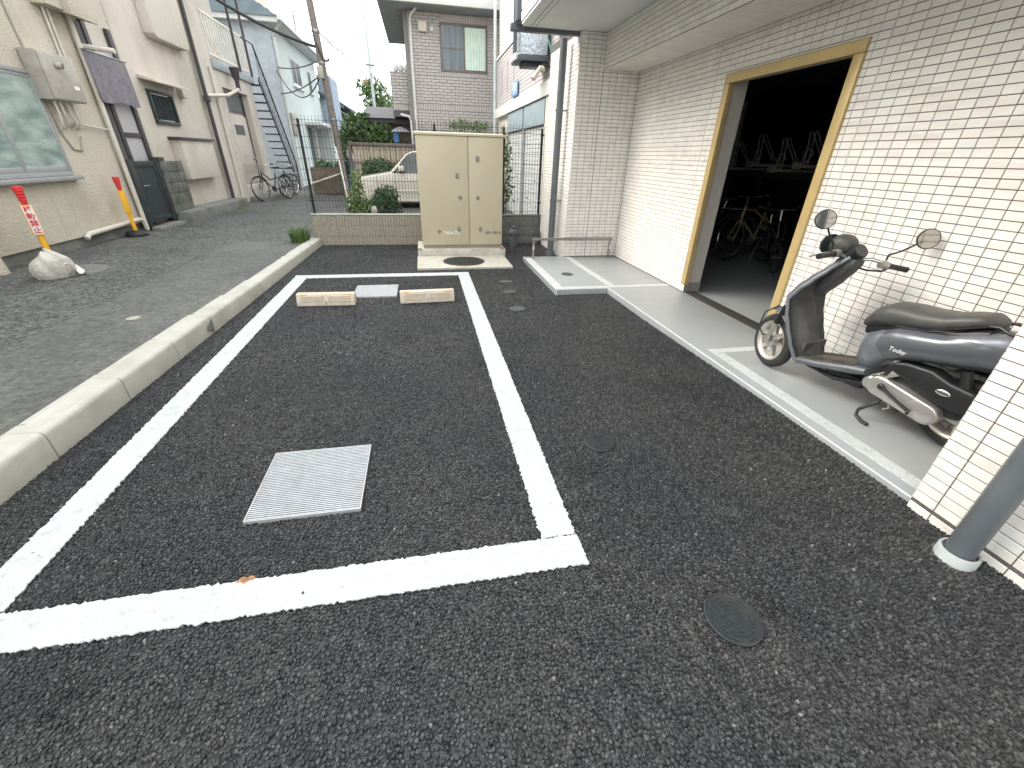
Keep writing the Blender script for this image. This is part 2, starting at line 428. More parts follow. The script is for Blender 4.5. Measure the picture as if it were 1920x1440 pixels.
edge_strip(1.487, 4.73, 1.487, 6.60, -.010)

# ---------------------------------------------------------------- manhole covers, grates
def cover(name, x, y, r, z, mat, label, cat='manhole cover', rings=5, group=None):
    root = thing(name, label, cat, (x, y, z), group)
    MB().lathe([(r*1.06, -.012), (r*1.06, .002), (r*1.0, .0035), (r*.985, .0005), (r*.2, .0005)], (x, y, z), n=40).build('frame_ring', mat, root)
    mb = MB()
    for k in range(rings):
        rr = r*(.9-.82*k/rings)
        seg = 4+2*(k % 2)
        for q in range(seg):
            a0 = 2*math.pi*q/seg+.3*k; a1 = a0+2*math.pi/seg*.86
            ring = []
            for s_ in range(9):
                a = a0+(a1-a0)*s_/8
                ring.append([(x+rr*math.cos(a), y+rr*math.sin(a), z+.0002), (x+rr*math.cos(a), y+rr*math.sin(a), z+.003), (x+(rr-r*.07)*math.cos(a), y+(rr-r*.07)*math.sin(a), z+.003), (x+(rr-r*.07)*math.cos(a), y+(rr-r*.07)*math.sin(a), z+.0002)])
            mb.loft(ring)
    mb.build('raised_ribs', mat, root)
    return root
gc = 'round covers set in the lot asphalt'
c1 = cover('manhole_cover', .995, .745, .094, gh(.995, .745)+.004, M['iron'], 'dark round ribbed cover in asphalt, nearest to the camera', group=gc)
B('name_plate', M['iron'], c1, .935, .975, .70, .716, gh(.995,.745)+.004, gh(.995,.745)+.0085, .002)
cover('manhole_cover', .908, 1.83, .083, gh(.9, 1.83)+.004, M['iron'], 'dark round ribbed cover beside the bay line, second from the camera', group=gc)
cover('manhole_cover', .92, 4.27, .085, .004, M['iron_grey'], 'small grey round cover, nearest of the far row of three', group=gc, rings=3)
cover('manhole_cover', .953, 4.92, .078, .004, M['iron_grey'], 'small grey round cover, middle of the far row of three', group=gc, rings=3)
cover('manhole_cover', .99, 5.38, .078, .004, M['iron_grey'], 'small grey round cover, farthest of the row of three', group=gc, rings=3)
cover('manhole_cover', 1.85, 5.45, .075, PZ+.004, M['iron_grey'], 'grey round cover set in the painted platform bay', rings=2)
cover('manhole_cover', -4.22, 6.0, .31, RZ+.004, M['concrete_dark'], 'weathered concrete cover in the alley beside the weight bag', rings=2)
cover('manhole_cover', -4.3, 9.3, .24, RZ+.002, M['road'], 'worn round cover flush in the alley near the dark gate', rings=1)
cover('manhole_cover', -2.6, 4.1, .05, RZ+.006, M['concrete'], 'tiny pale disc in the alley patch beside the kerb', rings=1)
def grate(x0, x1, y0, y1, label, along='x', pitch=.0125):
    root = thing('drain_grate', label, 'drain grate', ((x0+x1)/2, (y0+y1)/2, 0), 'steel drain grates in the parking bay')
    z = .014
    B('pit', M['black'], root, x0+.004, x1-.004, y0+.004, y1-.004, -.06, -.0065)
    for b_ in ((x0, x1, y0, y0+.006), (x0, x1, y1-.006, y1), (x0, x0+.006, y0+.006, y1-.006), (x1-.006, x1, y0+.006, y1-.006)):
        B('edge_bar', M['galv'], root, *b_, -.03, z, .001)
    n = int((y1-y0-.012)/pitch)
    me = MB().box(-(x1-x0)/2+.0065, (x1-x0)/2-.0065, -.0033, .0033, -.03, .0005).mesh('grate_bar', bev=.001, seg=1); me.materials.append(M['galv'])
    for i in range(n):
        inst(me, 'grate_bar', root, ((x0+x1)/2, y0+.006+(i+.5)*(y1-y0-.012)/n, z-.001))
    for k in range(1, 5):
        xx = x0+(x1-x0)*k/5
        B('cross_rod', M['galv'], root, xx-.003, xx+.003, y0+.007, y1-.007, -.02, z-.006)
    return root
grate(-.875, -.380, 1.508, 2.000, 'square steel grate in the near part of the parking bay')
grate(-.865, -.375, 4.855, 5.33, 'steel grate between the two wheel stops')
# ---------------------------------------------------------------- tiled apartment building
TP, TH = .0965, .048
def mat_tile(name, cols, px, pz, rough=.35, fine=700):
    m, t, b = newmat(name)
    pos = N(t, 'ShaderNodeNewGeometry').outputs['Position']
    dv = N(t, 'ShaderNodeVectorMath', operation='DIVIDE'); dv.inputs[1].default_value = (px, px, pz); t.links.new(pos, dv.inputs[0])
    fl = N(t, 'ShaderNodeVectorMath', operation='FLOOR'); t.links.new(dv.outputs[0], fl.inputs[0])
    wn = N(t, 'ShaderNodeTexWhiteNoise'); t.links.new(fl.outputs[0], wn.inputs['Vector'])
    r = N(t, 'ShaderNodeValToRGB'); e = r.color_ramp.elements
    e[0].color = lin(cols[0]); e[1].color = lin(cols[-1])
    for i, c in enumerate(cols[1:-1]): q = e.new((i+1)/(len(cols)-1)); q.color = lin(c)
    t.links.new(wn.outputs['Value'], r.inputs[0])
    n2 = noise(t, pos, 1.4, 6, .6)
    c = mix(t, ramp(t, n2.outputs[0], .5, .8, (0,0,0,1), (.12,)*3+(1,)).outputs[0], r.outputs[0], (.5, .46, .38, 1))
    t.links.new(c, b.inputs['Base Color']); b.inputs['Roughness'].default_value = rough; b.inputs['Specular IOR Level'].default_value = .4
    n3 = noise(t, pos, fine, 2, .7); bump(t, b, n3.outputs[0], .0012, .7)
    return m
M['tile'] = mat_tile('cream_tile', [(.71, .69, .64), (.81, .79, .74), (.79, .745, .70), (.84, .82, .77), (.74, .74, .72), (.83, .80, .735), (.74, .69, .65), (.80, .785, .755)], TP, TH)
M['soffit'] = pm('soffit_board', (.64, .67, .665), .8, var=.04, scale=3)
M['gutter'] = pm('gutter_grey', (.09, .105, .12), .5, var=.1, scale=8)
M['pipe_grey'] = pm('downpipe_grey', (.10, .115, .125), .42, var=.1, scale=8, dirt=(.16,.16,.15), dscale=4, damt=.3)
M['jamb'] = pm('jamb_cream', (.46, .42, .38), .55, var=.04, scale=4)
M['gold'] = pm('gold_door_frame', (.53, .40, .185), .38, .25, var=.08, scale=5)
M['interior'] = pm('interior_painted_shade', (.012, .017, .021), .9, var=.2, scale=2)  # near-black walls and ceiling: the room's shade is put into the colour
M['siding'] = pm('pale_siding', (.66, .67, .66), .6, var=.05, scale=4)
M['steel'] = pm('stainless_steel', (.34, .33, .32), .32, .85, var=.1, scale=20)

XW, YW = 3.009, 6.555      # door wall, far return wall
XP = 2.170                 # face of the near pillar
SZ, BZ, XB = 2.885, 2.50, 2.486
YN = 1.086
bld = thing('apartment_building', 'cream tiled apartment building with open bicycle room and overhang', 'building', (3.0, 3.5, 0))
W = M['grout']
B('door_wall', W, bld, XW, XW+.19, .3, 3.04, -.05, BZ+.2)
B('door_wall', W, bld, XW, XW+.19, 4.51, 9.5, -.05, BZ+.2)
B('door_wall', W, bld, XW, XW+.19, 3.04, 4.51, 2.19, BZ+.2)
B('far_pillar', W, bld, 2.14, XW-.001, YW, 8.02, -.05, SZ+.1)
B('near_pillar', W, bld, XP, XW-.001, -3.5, YN, -.05, SZ+.1)
B('beam', W, bld, XB, XW-.002, YN+.001, YW-.001, BZ, SZ+.08)
B('soffit', M['soffit'], bld, 1.375, XB+.3, -4, 6.60, SZ, SZ+.06)
B('soffit_joint', M['gutter'], bld, 1.40, XB-.004, 4.2, 4.206, SZ-.002, SZ+.001)
B('soffit_joint', M['gutter'], bld, 1.465, 1.472, -4, 6.55, SZ-.002, SZ+.001)
B('soffit_joint', M['gutter'], bld, 1.525, 1.530, -4, 6.55, SZ-.002, SZ+.001)
B('balcony_wall', M['siding'], bld, 1.33, 1.374, -4, 6.44, SZ-.02, 5.2)
for i in range(14):
    B('siding_board', M['siding'], bld, 1.318, 1.3295, -4, 6.44, SZ+.005+i*.11, SZ+.10+i*.11, .004)
B('upper_wall', M['siding'], bld, 1.45, 3.6, -4, 6.55, 5.0, 8.6)
B('corner_panel', M['gutter'], bld, 1.27, 1.42, 6.441, 6.60, SZ+.03, 5.2, .004)
B('gutter', M['gutter'], bld, 1.225, 2.22, 6.601, 6.69, SZ-.045, SZ+.03, .006)
# bicycle room
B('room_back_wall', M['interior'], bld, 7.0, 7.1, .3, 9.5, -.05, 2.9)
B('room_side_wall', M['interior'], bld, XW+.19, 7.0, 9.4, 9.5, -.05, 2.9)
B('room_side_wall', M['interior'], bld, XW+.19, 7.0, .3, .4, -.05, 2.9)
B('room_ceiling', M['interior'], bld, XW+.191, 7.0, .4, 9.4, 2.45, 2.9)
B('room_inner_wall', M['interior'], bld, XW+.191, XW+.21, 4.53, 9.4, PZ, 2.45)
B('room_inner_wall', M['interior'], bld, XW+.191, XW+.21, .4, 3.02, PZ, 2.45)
tag(MB().box(XW-.001, 7.0, .4, 9.4, -.06, PZ-.002).build('room_floor', M['floor_grey']), kind='structure')
# jamb faces and gold frame
B('jamb', M['jamb'], bld, XW+.03, XW+.20, 4.48, 4.509, .175, 2.16)
B('jamb', M['jamb'], bld, XW+.03, XW+.20, 3.041, 3.07, .175, 2.16)
B('jamb', M['jamb'], bld, XW+.03, XW+.20, 3.071, 4.479, 2.16, 2.189)
B('jamb_base', M['pipe_grey'] if 0 else pm('grey_skirting', (.22, .215, .2), .6), bld, XW+.02, XW+.205, 4.475, 4.509, PZ, .174)
B('jamb_base', M['concrete_dark'], bld, XW+.02, XW+.205, 3.041, 3.074, PZ, .174)
fr = thing('door_frame'); fr.parent = bld; fr.location = Vector((XW, 3.8, 0))-bld.location
B('frame_post', M['gold'], fr, XW-.028, XW+.032, 4.452, 4.532, .155, 2.125, .006)
B('frame_post', M['gold'], fr, XW-.028, XW+.032, 3.026, 3.106, .155, 2.125, .006)
B('frame_head', M['gold'], fr, XW-.028, XW+.032, 3.026, 4.532, 2.127, 2.205, .006)
thr = B('threshold', pm('dark_threshold', (.06, .055, .05), .6, .2, scale=30), bld, XW+.005, XW+.16, 3.06, 4.49, PZ-.02, PZ+.006, .002)

# every tile: the largest in view are objects, the rest one mesh
Mw = np.array(cam.matrix_world.inverted())
def proj_area(c, u, v):
    pts = np.array([c, c+u, c+v, c+u+v]); P = np.c_[pts, np.ones(4)] @ Mw.T
    if (P[:, 2] > -.05).any(): return 0
    f = 782.6; x = f*P[:, 0]/-P[:, 2]; y = f*P[:, 1]/-P[:, 2]
    cx, cy = x.mean(), y.mean()
    if abs(cx) > 965 or abs(cy) > 725: return 0
    return abs((x[1]-x[0])*(y[2]-y[0])-(y[1]-y[0])*(x[2]-x[0]))
tiles = []                  # centre, u axis, v axis, normal, w, h
def tile_plane(o, u, v, n, W_, H_, holes=(), pu=TP, pv=TH, gap=.0046, u0=0., v0=0., joints=(), running=False):
    o, u, v, n = (np.array(a, float) for a in (o, u, v, n))
    j = 0
    b = v0
    while b < H_-.004:
        a = u0-(pu/2 if running and j % 2 else 0)
        while a < W_-.004:
            a0, a1 = max(a, 0)+gap/2, min(a+pu, W_)-gap/2; b0, b1 = max(b, 0)+gap/2, min(b+pv, H_)-gap/2
            for jx in joints:
                if a0 < jx < a1:
                    if jx-.006-a0 > .012: tiles.append((o+u*(a0+jx-.006)/2+v*(b0+b1)/2, u, v, n, jx-.006-a0, b1-b0))
                    a0 = jx+.006
            if a1-a0 > .012 and b1-b0 > .01:
                if not any(h[0] < a1 and h[1] > a0 and h[2] < b1 and h[3] > b0 for h in holes):
                    tiles.append((o+u*(a0+a1)/2+v*(b0+b1)/2, u, v, n, a1-a0, b1-b0))
                else:       # clip against the opening
                    for hi, h in enumerate(holes):
                        if h[0] < a1 and h[1] > a0 and h[2] < b1 and h[3] > b0:
                            for (p0, p1, q0, q1) in ((a0, min(a1, h[0]), b0, b1), (max(a0, h[1]), a1, b0, b1)):
                                if p1-p0 > .012: tiles.append((o+u*(p0+p1)/2+v*(q0+q1)/2, u, v, n, p1-p0, q1-q0))
                            if hi == 0 and h[3] < b1 and a0 > h[0]-.1 and b1-max(b0, h[3]) > .01:
                                p0, p1 = max(a0, h[0]), min(a1, h[1])
                                if p1-p0 > .012: tiles.append((o+u*(p0+p1)/2+v*(max(b0, h[3])+b1)/2, u, v, n, p1-p0, b1-max(b0, h[3])))
            a += pu
        b += pv; j += 1
X_, Y_, Z_ = (1, 0, 0), (0, 1, 0), (0, 0, 1)
NX = (-1, 0, 0); NY = (0, -1, 0); ND = (0, 0, -1)
# door wall from the far corner towards the camera (u = -Y)
tile_plane((XW, YW, PZ+.006), (0, -1, 0), Z_, NX, YW-YN, BZ-PZ-.008, holes=[(YW-4.532, YW-3.026, .09, 2.145-.0), (YW-4.48, YW-3.07, -.1, .2)], joints=())
tile_plane((2.14, YW, PZ+.01), X_, Z_, NY, XB-2.14, SZ-PZ-.012)
tile_plane((XB+.004, YW, PZ+.01), X_, Z_, NY, XW-XB-.012, BZ-PZ-.012)
tile_plane((2.14, 8.0, -.0), (0, -1, 0), Z_, NX, 8.0-YW, SZ)
tile_plane((XB, YW-.008, BZ+.002), (0, -1, 0), Z_, NX, YW-YN-.01, SZ-BZ-.004)
tile_plane((XB+.002, YW-.006, BZ), (0, -1, 0), X_, ND, YW-YN-.01, XW-XB-.01, pu=TP, pv=TH)
tile_plane((XP, YN, .088), (0, -1, 0), Z_, NX, 3.0, SZ-.09)
tile_plane((XP+.004, YN, .066), X_, Z_, (0, 1, 0), XW-XP-.01, BZ-.07)
tile_plane((XP, YN, .018), (0, -1, 0), Z_, NX, 3.0, .054, pv=.054)        # base course under the dark joint
def tile_mesh(w, h, th=.0055, ch=.0022):
    a, b = w/2, h/2
    return ([(-a, -b, -.001), (a, -b, -.001), (a, b, -.001), (-a, b, -.001), (-a, -b, th-ch), (a, -b, th-ch), (a, b, th-ch), (-a, b, th-ch),
             (-a+ch, -b+ch, th), (a-ch, -b+ch, th), (a-ch, b-ch, th), (-a+ch, b-ch, th)],
            [(0, 1, 5, 4), (1, 2, 6, 5), (2, 3, 7, 6), (3, 0, 4, 7), (4, 5, 9, 8), (5, 6, 10, 9), (6, 7, 11, 10), (7, 4, 8, 11), (8, 9, 10, 11)])
def lay_tiles(parent, mat, name, restname, limit=300, jit=.006, th=.0055):
    global tiles
    ar = sorted(((proj_area(t_[0]-t_[1]*t_[4]/2-t_[2]*t_[5]/2, t_[1]*t_[4], t_[2]*t_[5]), i) for i, t_ in enumerate(tiles)), reverse=True)
    big = {i for a, i in ar[:limit] if a > 0}
    cache = {}; mb = MB(); off = wloc(parent)
    for i, (c, u, v, n, w, h) in enumerate(tiles):
        nn = n+u*random.gauss(0, jit)+v*random.gauss(0, jit); nn = nn/np.linalg.norm(nn)
        uu = u-nn*(u@nn); uu /= np.linalg.norm(uu); vv = np.cross(nn, uu)
        if vv@v < 0: uu = -uu; vv = -vv if np.cross(nn, uu)@v < 0 else np.cross(nn, uu)
        vv = np.cross(nn, uu)
        if i in big:
            key = (round(w, 3), round(h, 3))
            if key not in cache:
                m2 = MB(); m2.add(*tile_mesh(w, h, th)); me = m2.mesh(name, smooth=False); me.materials.append(mat); cache[key] = me
            o = bpy.data.objects.new(name, cache[key]); C.objects.link(o); o.parent = parent
            o.matrix_local = Matrix(((uu[0], vv[0], nn[0], c[0]-off[0]), (uu[1], vv[1], nn[1], c[1]-off[1]), (uu[2], vv[2], nn[2], c[2]-off[2]), (0, 0, 0, 1)))
        else:
            vs, fs = tile_mesh(w, h, th)
            mb.add([tuple(c+uu*p[0]+vv*p[1]+nn*p[2]) for p in vs], fs)
    if mb.V:
        o = mb.build(restname, mat, parent, smooth=False); o['kind'] = 'stuff'
    tiles = []
lay_tiles(bld, M['tile'], 'tile', 'wall_tiles')
# vertical movement joints
for y in (YW-19*TP, YW-38*TP): B('sealant_joint', M['pipe_grey'] if 0 else pm('grey_sealant', (.52, .50, .47), .6), bld, XW-.0064, XW+.001, y-.006, y+.006, PZ+.006, BZ-.002)
# downpipes
def downpipe(x, y, r, z0, z1, collar, label_part='downpipe'):
    o = MB().lathe([(r, z0), (r, z1)], (x, y, 0), n=24).build('downpipe', M['pipe_grey'], bld)
    MB().lathe([(r*1.42, -.06), (r*1.42, z0+.075), (r*1.34, z0+.082), (r*1.2, z0+.08), (r*1.15, z0+.06), (r*.9, z0+.06)], (x, y, 0), n=28).build('pipe_collar', pm('collar_grey', (.42, .45, .45), .6, dirt=(.2,.2,.19), damt=.5, dscale=9) if collar else M['pipe_grey'], o)
    return o
downpipe(2.062, .80, .0475, 0.0, SZ, True)
p_ = downpipe(2.02, 6.93, .05, 0.0, SZ-.02, False)
for z in (.85, 2.05): MB().box(1.96, 2.14, 6.915, 6.945, z-.012, z+.012).build('pipe_bracket', M['steel'], p_)
# ---------------------------------------------------------------- low steel barrier on the platform
bar = thing('metal_barrier', 'low stainless steel bar barrier at the platform end', 'barrier', (2.25, 6.5, PZ))
xa, xb, yb, zt = 1.615, 2.86, 6.47, .345
MB().tube([(xa-.03, yb, zt), (xb+.03, yb, zt)], .021, 14).build('rail', M['steel'], bar)
for x in (xa, xb):
    p = MB().tube([(x, yb, PZ), (x, yb, zt)], .018, 14).build('post', M['steel'], bar)
    MB().lathe([(.034, PZ+.0005), (.034, PZ+.006), (.02, PZ+.012)], (x, yb, 0), n=20).build('foot_plate', M['steel'], p)
    B('reflector', M['white_edge'], p, x-.008, x+.008, yb-.0205, yb-.0175, .19, .25, .001)

# ---------------------------------------------------------------- wheel stops
M['stop'] = pm('wheel_stop_resin', (.60, .53, .43), .75, var=.08, scale=12, bmp=.001, bscale=160, dirt=(.36, .3, .22), dscale=8, damt=.4)
M['orange'] = pm('orange_reflector', (.85, .36, .02), .3)
def wheel_stop(x, y, rz, label):
    r = thing('wheel_stop', label, 'wheel stop', (0, 0, 0), 'pale wheel stops in the parking bay')
    L = .295
    MB().prism([(-.065, 0), (-.06, .045), (-.034, .118), (-.02, .124), (.03, .124), (.05, .1), (.062, 0)], 'x', -L, L).build('body', M['stop'], r, bev=.007, seg=2)
    d = Vector((0, -math.cos(rad(70.3)), 0))
    for sx in (-1, 1):
        for k in range(4):
            z = .047+k*.0155; yy = -.0575+(z-.045)*.356-.001
            MB().box(min(sx*.022, sx*.25), max(sx*.022, sx*.25), yy-.009, yy+.004, z, z+.0075).build('rib', M['stop'], r, bev=.001, seg=1)
        z = .1135; yy = -.0345
        MB().box(sx*.225-.03, sx*.225+.03, yy-.004, yy+.004, z-.004, z+.005).build('reflector', M['orange'], r)
    MB().box(-.0035, .0035, -.0645, -.055, .01, .05).build('seam', M['concrete_dark'], r)
    r.location = (x, y, .002); r.rotation_euler = (0, 0, rz); return r
wheel_stop(-1.085, 4.655, rad(-2.5), 'pale resin wheel stop on the left, nearer the kerb')
wheel_stop(-.03, 4.655, rad(2.5), 'pale resin wheel stop on the right of the bay')

# ---------------------------------------------------------------- utility cabinet on its slab
M['cab'] = pm('beige_cabinet_paint', (.50, .445, .315), .5, var=.03, scale=3, bmp=.0003, bscale=200, dirt=(.40, .35, .25), dscale=2, damt=.25)
M['lock'] = pm('lock_grey', (.24, .235, .22), .45, .3)
M['ink'] = pm('black_ink', (.02, .02, .02), .6); M['whiteink'] = pm('white_ink', (.8, .8, .78), .6)
slab = thing('concrete_slab', 'pale concrete slab with round pit lid before the beige cabinet', 'slab', (.55, 6.7, 0))
B('slab_top', M['slab'], slab, -.15, 1.235, 6.13, 6.96, -.03, .022, .006)
B('plinth', M['slab'], slab, -.14, 1.27, 6.965, 7.75, -.03, .115, .008)
lid = MB().lathe([(.315, .0), (.315, .027), (.305, .0285), (.05, .0285), (.05, .0265), (.01, .0265)], (.545, 6.53, 0), n=48).build('pit_lid', M['iron'], slab)
mb = MB()
for i in range(-9, 10):
    for j in range(-9, 10):
        x, y = i*.031+(j % 2)*.0155, j*.031
        if x*x+y*y < .285**2 and x*x+y*y > .065**2: mb.box(.545+x-.010, .545+x+.010, 6.53+y-.004, 6.53+y+.004, .028, .031)
o = mb.build('lid_studs', M['iron'], lid, smooth=False)
for x in (-.105, 1.215): B('bracket', M['rust'], slab, x-.03, x+.03, 6.955, 7.02, .118, .132, .003)
cab = thing('utility_cabinet', 'tall beige steel utility cabinet with two doors on concrete plinth', 'cabinet', (.59, 7.3, .115))
B('base_frame', pm('cabinet_base', (.30, .28, .22), .6), cab, -.045, 1.215, 7.08, 7.6, .116, .165)
B('body', M['cab'], cab, -.055, 1.225, 7.075, 7.62, .166, 1.69, .004)
MB().prism([(7.04, 1.691), (7.04, 1.722), (7.35, 1.745), (7.65, 1.722), (7.65, 1.691)], 'x', -.075, 1.245).build('roof', M['cab'], cab, bev=.004)
d1 = B('door', M['cab'], cab, -.05, .687, 7.052, 7.0745, .172, 1.686, .004)
d2_ = B('door', M['cab'], cab, .703, 1.22, 7.052, 7.0745, .172, 1.686, .004)
for (x, z, d, rnd) in ((.525, 1.175, d1, 0), (.56, .875, d1, 1), (.525, .415, d1, 0), (.832, 1.405, d2_, 0), (.83, .875, d2_, 1), (.87, .41, d2_, 0)):
    if rnd: MB().lathe([(.028, 7.051), (.028, 7.036), (.02, 7.030), (.006, 7.030)], (x, 0, z), 'y', 8).build('latch', M['lock'], d)
    else: B('latch', M['lock'], d, x-.024, x+.024, 7.036, 7.051, z-.036, z+.036, .006)
def facing(x, y, z, rx=90, rz=0): return Matrix.Translation((x, y, z)) @ Matrix.Rotation(rad(rz), 4, 'Z') @ Matrix.Rotation(rad(rx), 4, 'X')
text_mesh('number', 'T404-72', .072, M['whiteink'], d1, facing(.40, 7.0512, .352), bold=.001)
text_mesh('rating', '30+130 A', .062, M['ink'], d2_, facing(1.075, 7.0512, .352), bold=.001)
mb = MB()
for (a, b_) in ((0, .019), (.022, 0), (-.022, 0), (0, -.019)):
    mb.prism([(.215+a-.014, .372+b_), (.215+a, .372+b_-.012), (.215+a+.014, .372+b_), (.215+a, .372+b_+.012)], 'y', 7.0495, 7.0515)
mb.build('emblem', M['ink'], d1)

# ---------------------------------------------------------------- low ribbed block wall with mesh fence
M['block'] = pm('split_block', (.36, .33, .265), .9, var=.28, scale=55, bmp=.003, bscale=140)
M['block_grey'] = pm('grey_block', (.16, .165, .155), .9, var=.2, scale=30, bmp=.003, bscale=120, dirt=(.07, .07, .06), dscale=4, damt=.5)
bw = thing('block_wall', 'low ribbed beige concrete block wall under the mesh fence', 'wall', (-.9, 8.1, 0))
B('core', M['grout'], bw, -1.885, 1.22, 8.112, 8.2, -.05, .492)
def ribbed(L, H):
    mb = MB(); n = 8; p = L/n
    poly = []
    for i in range(n):
        x = i*p
        g_ = random.uniform(.004, .0075); dd = random.uniform(.012, .02); ga = g_*.4 if i == 0 else g_; gb = g_*.4 if i == n-1 else g_; poly += [(x+ga, 0), (x+ga+.003, -dd), (x+p-gb-.002, -dd-random.uniform(-.003, .003)), (x+p-gb, 0)]
    poly += [(L, .012), (0, .012)]
    mb.prism(poly, 'z', 0, H); return mb
bl = []
for k in range(3):
    me = ribbed(.3855, .178).mesh('block', bev=.0015, seg=1); me.materials.append(M['block']); bl.append(me)
for c_ in range(3):
    z = -.045+c_*.182
    x = -1.885
    while x < 1.15:
        inst(bl[random.randrange(3)], 'block', bw, (x, 8.1105+random.uniform(-.001, .001), z)); x += .3855
for c_ in range(3):
    B('end_block', M['block'], bw, -1.893, -1.886, 8.1, 8.199, -.045+c_*.182, .133+c_*.182, .002)
B('coping', M['concrete'], bw, -1.90, 1.22, 8.085, 8.215, .4925, .507, .004)
gw = thing('block_wall', 'low plain grey block wall between the cabinet and tiled pillar', 'wall', (1.7, 8.1, 0))
B('core', M['grout'], gw, 1.2205, 2.139, 8.108, 8.2, -.05, .48)
gm = MB().box(0, .385, 0, .03, 0, .172).mesh('block', bev=.004, seg=2); gm.materials.append(M['block_grey'])
for c_ in range(3):
    x = 1.222-(.19 if c_ % 2 else 0)
    while x < 2.13:
        o = inst(gm, 'block', gw, (max(x, 1.222), 8.095, -.045+c_*.177)); w = min(x+.385, 2.137)-max(x, 1.222); o.scale = (w/.385, 1, 1); x += .3905
B('coping', M['concrete_dark'], gw, 1.2205, 2.138, 8.085, 8.21, .4855, .505, .003)
M['wire'] = pm('dark_green_wire', (.035, .038, .040), .5, .2)
M['post'] = pm('fence_post_black', (.018, .02, .022), .45, .2)
def fence(x0, x1, y, z0, z1, label, posts, rail):
    f = thing('mesh_fence', label, 'fence', ((x0+x1)/2, y, z0))
    vw = MB().tube([(0, 0, 0), (0, 0, z1-z0)], .003, 5).mesh('vertical_wire'); vw.materials.append(M['wire'])
    n = int((x1-x0)/.05)
    for i in range(n+1): inst(vw, 'vertical_wire', f, (x0+i*(x1-x0)/n, y, z0))
    for zz in rail:
        MB().tube([(x0, y-.004, zz), (x1, y-.004, zz)], .003, 5).build('horizontal_wire', M['wire'], f)
    for px in posts:
        p = MB().tube([(px, y+.03, z0-.1), (px, y+.03, z1-.05)], .021, 10).build('post', M['post'], f)
        for zz in (z0+.2, z1-.15): B('clip', M['post'], p, px-.03, px+.03, y-.012, y+.012, zz-.012, zz+.012)
    return f
rails = [.56+i*.155 for i in range(9)]+[1.87]
fence(-1.93, -.755, 8.15, .508, 1.935, 'dark wire mesh fence over the beige wall, left of the cabinet', (-1.84,), rails)
fence(-.74, 1.42, 8.15, .508, 1.935, 'dark wire mesh fence panel running behind the beige cabinet', (.26,), rails)
fence(1.435, 2.14, 8.15, .508, 1.93, 'dark wire mesh fence panel before the shuttered building', (1.43, 2.10), rails)
# small dark stand-pipe at the wall
fa = thing('standpipe', 'short dark standpipe with round cap beside grey block wall', 'standpipe', (1.57, 7.83, 0))
MB().lathe([(.062, -.02), (.062, .20), (.058, .21)], (1.57, 7.83, 0), n=20).build('tube', M['gutter'], fa)
MB().lathe([(.062, .211), (.092, .215), (.092, .245), (.075, .275), (.03, .295), (.03, .33), (.015, .335)], (1.57, 7.83, 0), n=20).build('cap', M['gutter'], fa)
MB().tube([(1.57, 7.78, .33), (1.57, 7.83, .345), (1.57, 7.86, .33)], .012, 8).build('tap', M['steel'], fa)
# ---------------------------------------------------------------- houses along the alley on the left
def mat_stucco(name, col, dist=.010, scale=26, dirt=(.36, .32, .26), damt=.5):
    m, t, b = newmat(name)
    pos = N(t, 'ShaderNodeNewGeometry').outputs['Position']
    n1 = noise(t, pos, scale, 4, .62); n2 = noise(t, pos, 1.0, 6, .6); n3 = noise(t, pos, 150, 2)
    mp = N(t, 'ShaderNodeMapping'); mp.inputs['Scale'].default_value = (5, 5, .5); t.links.new(pos, mp.inputs[0])
    n4 = noise(t, mp.outputs[0], 1.2, 5, .6)
    c = ramp(t, n1.outputs[0], .3, .7, tuple(x*.93 for x in col)+(1,), lin(col)).outputs[0]
    c = mix(t, ramp(t, n2.outputs[0], .45, .75, (0,0,0,1), (damt,)*3+(1,)).outputs[0], c, lin(dirt))
    c = mix(t, ramp(t, n4.outputs[0], .55, .8, (0,0,0,1), (damt*.8,)*3+(1,)).outputs[0], c, lin(dirt))
    t.links.new(c, b.inputs['Base Color']); b.inputs['Roughness'].default_value = .92; b.inputs['Specular IOR Level'].default_value = .2
    ad = N(t, 'ShaderNodeMath', operation='MULTIPLY_ADD'); ad.inputs[1].default_value = .25
    t.links.new(n3.outputs[0], ad.inputs[0]); t.links.new(n1.outputs[0], ad.inputs[2]); bump(t, b, ad.outputs[0], dist)
    return m
M['stucco'] = mat_stucco('cream_stucco', (.68, .625, .525), dist=.03, scale=34)
M['stucco2'] = mat_stucco('greige_stucco', (.63, .58, .52), dist=.015)
M['stucco3'] = mat_stucco('pale_stucco', (.66, .62, .56), dist=.015)
M['alu'] = pm('window_aluminium', (.42, .44, .45), .4, .5, var=.06, scale=10)
M['white_pipe'] = pm('white_pvc_pipe', (.60, .57, .50), .5, var=.08, scale=6, dirt=(.35, .3, .24), dscale=3, damt=.5)
M['dark_pipe'] = pm('dark_brown_pipe', (.05, .045, .05), .5)
M['gate'] = pm('dark_green_metal', (.035, .045, .047), .5, .2, var=.2, scale=8)
M['heater'] = pm('heater_grey', (.40, .38, .34), .45, .2, var=.06, scale=5, dirt=(.25, .22, .19), dscale=6, damt=.6)
M['cloth_dark'] = pm('dark_cloth', (.19, .18, .205), .95, var=.2, scale=14, bmp=.004, bscale=25)
M['door_white'] = pm('frosted_door_panel', (.46, .45, .47), .35, var=.05, scale=3)
M['door_cream'] = pm('cream_steel_door', (.50, .45, .39), .5, var=.04, scale=3)
M['dark_glass'] = pm('dark_window_glass', (.03, .04, .045), .08, var=.3, scale=3, rvar=.04, spec=.6)
M['dark_pane'] = pm('dark_patterned_pane', (.035, .045, .05), .4, var=.3, scale=8, spec=.15)
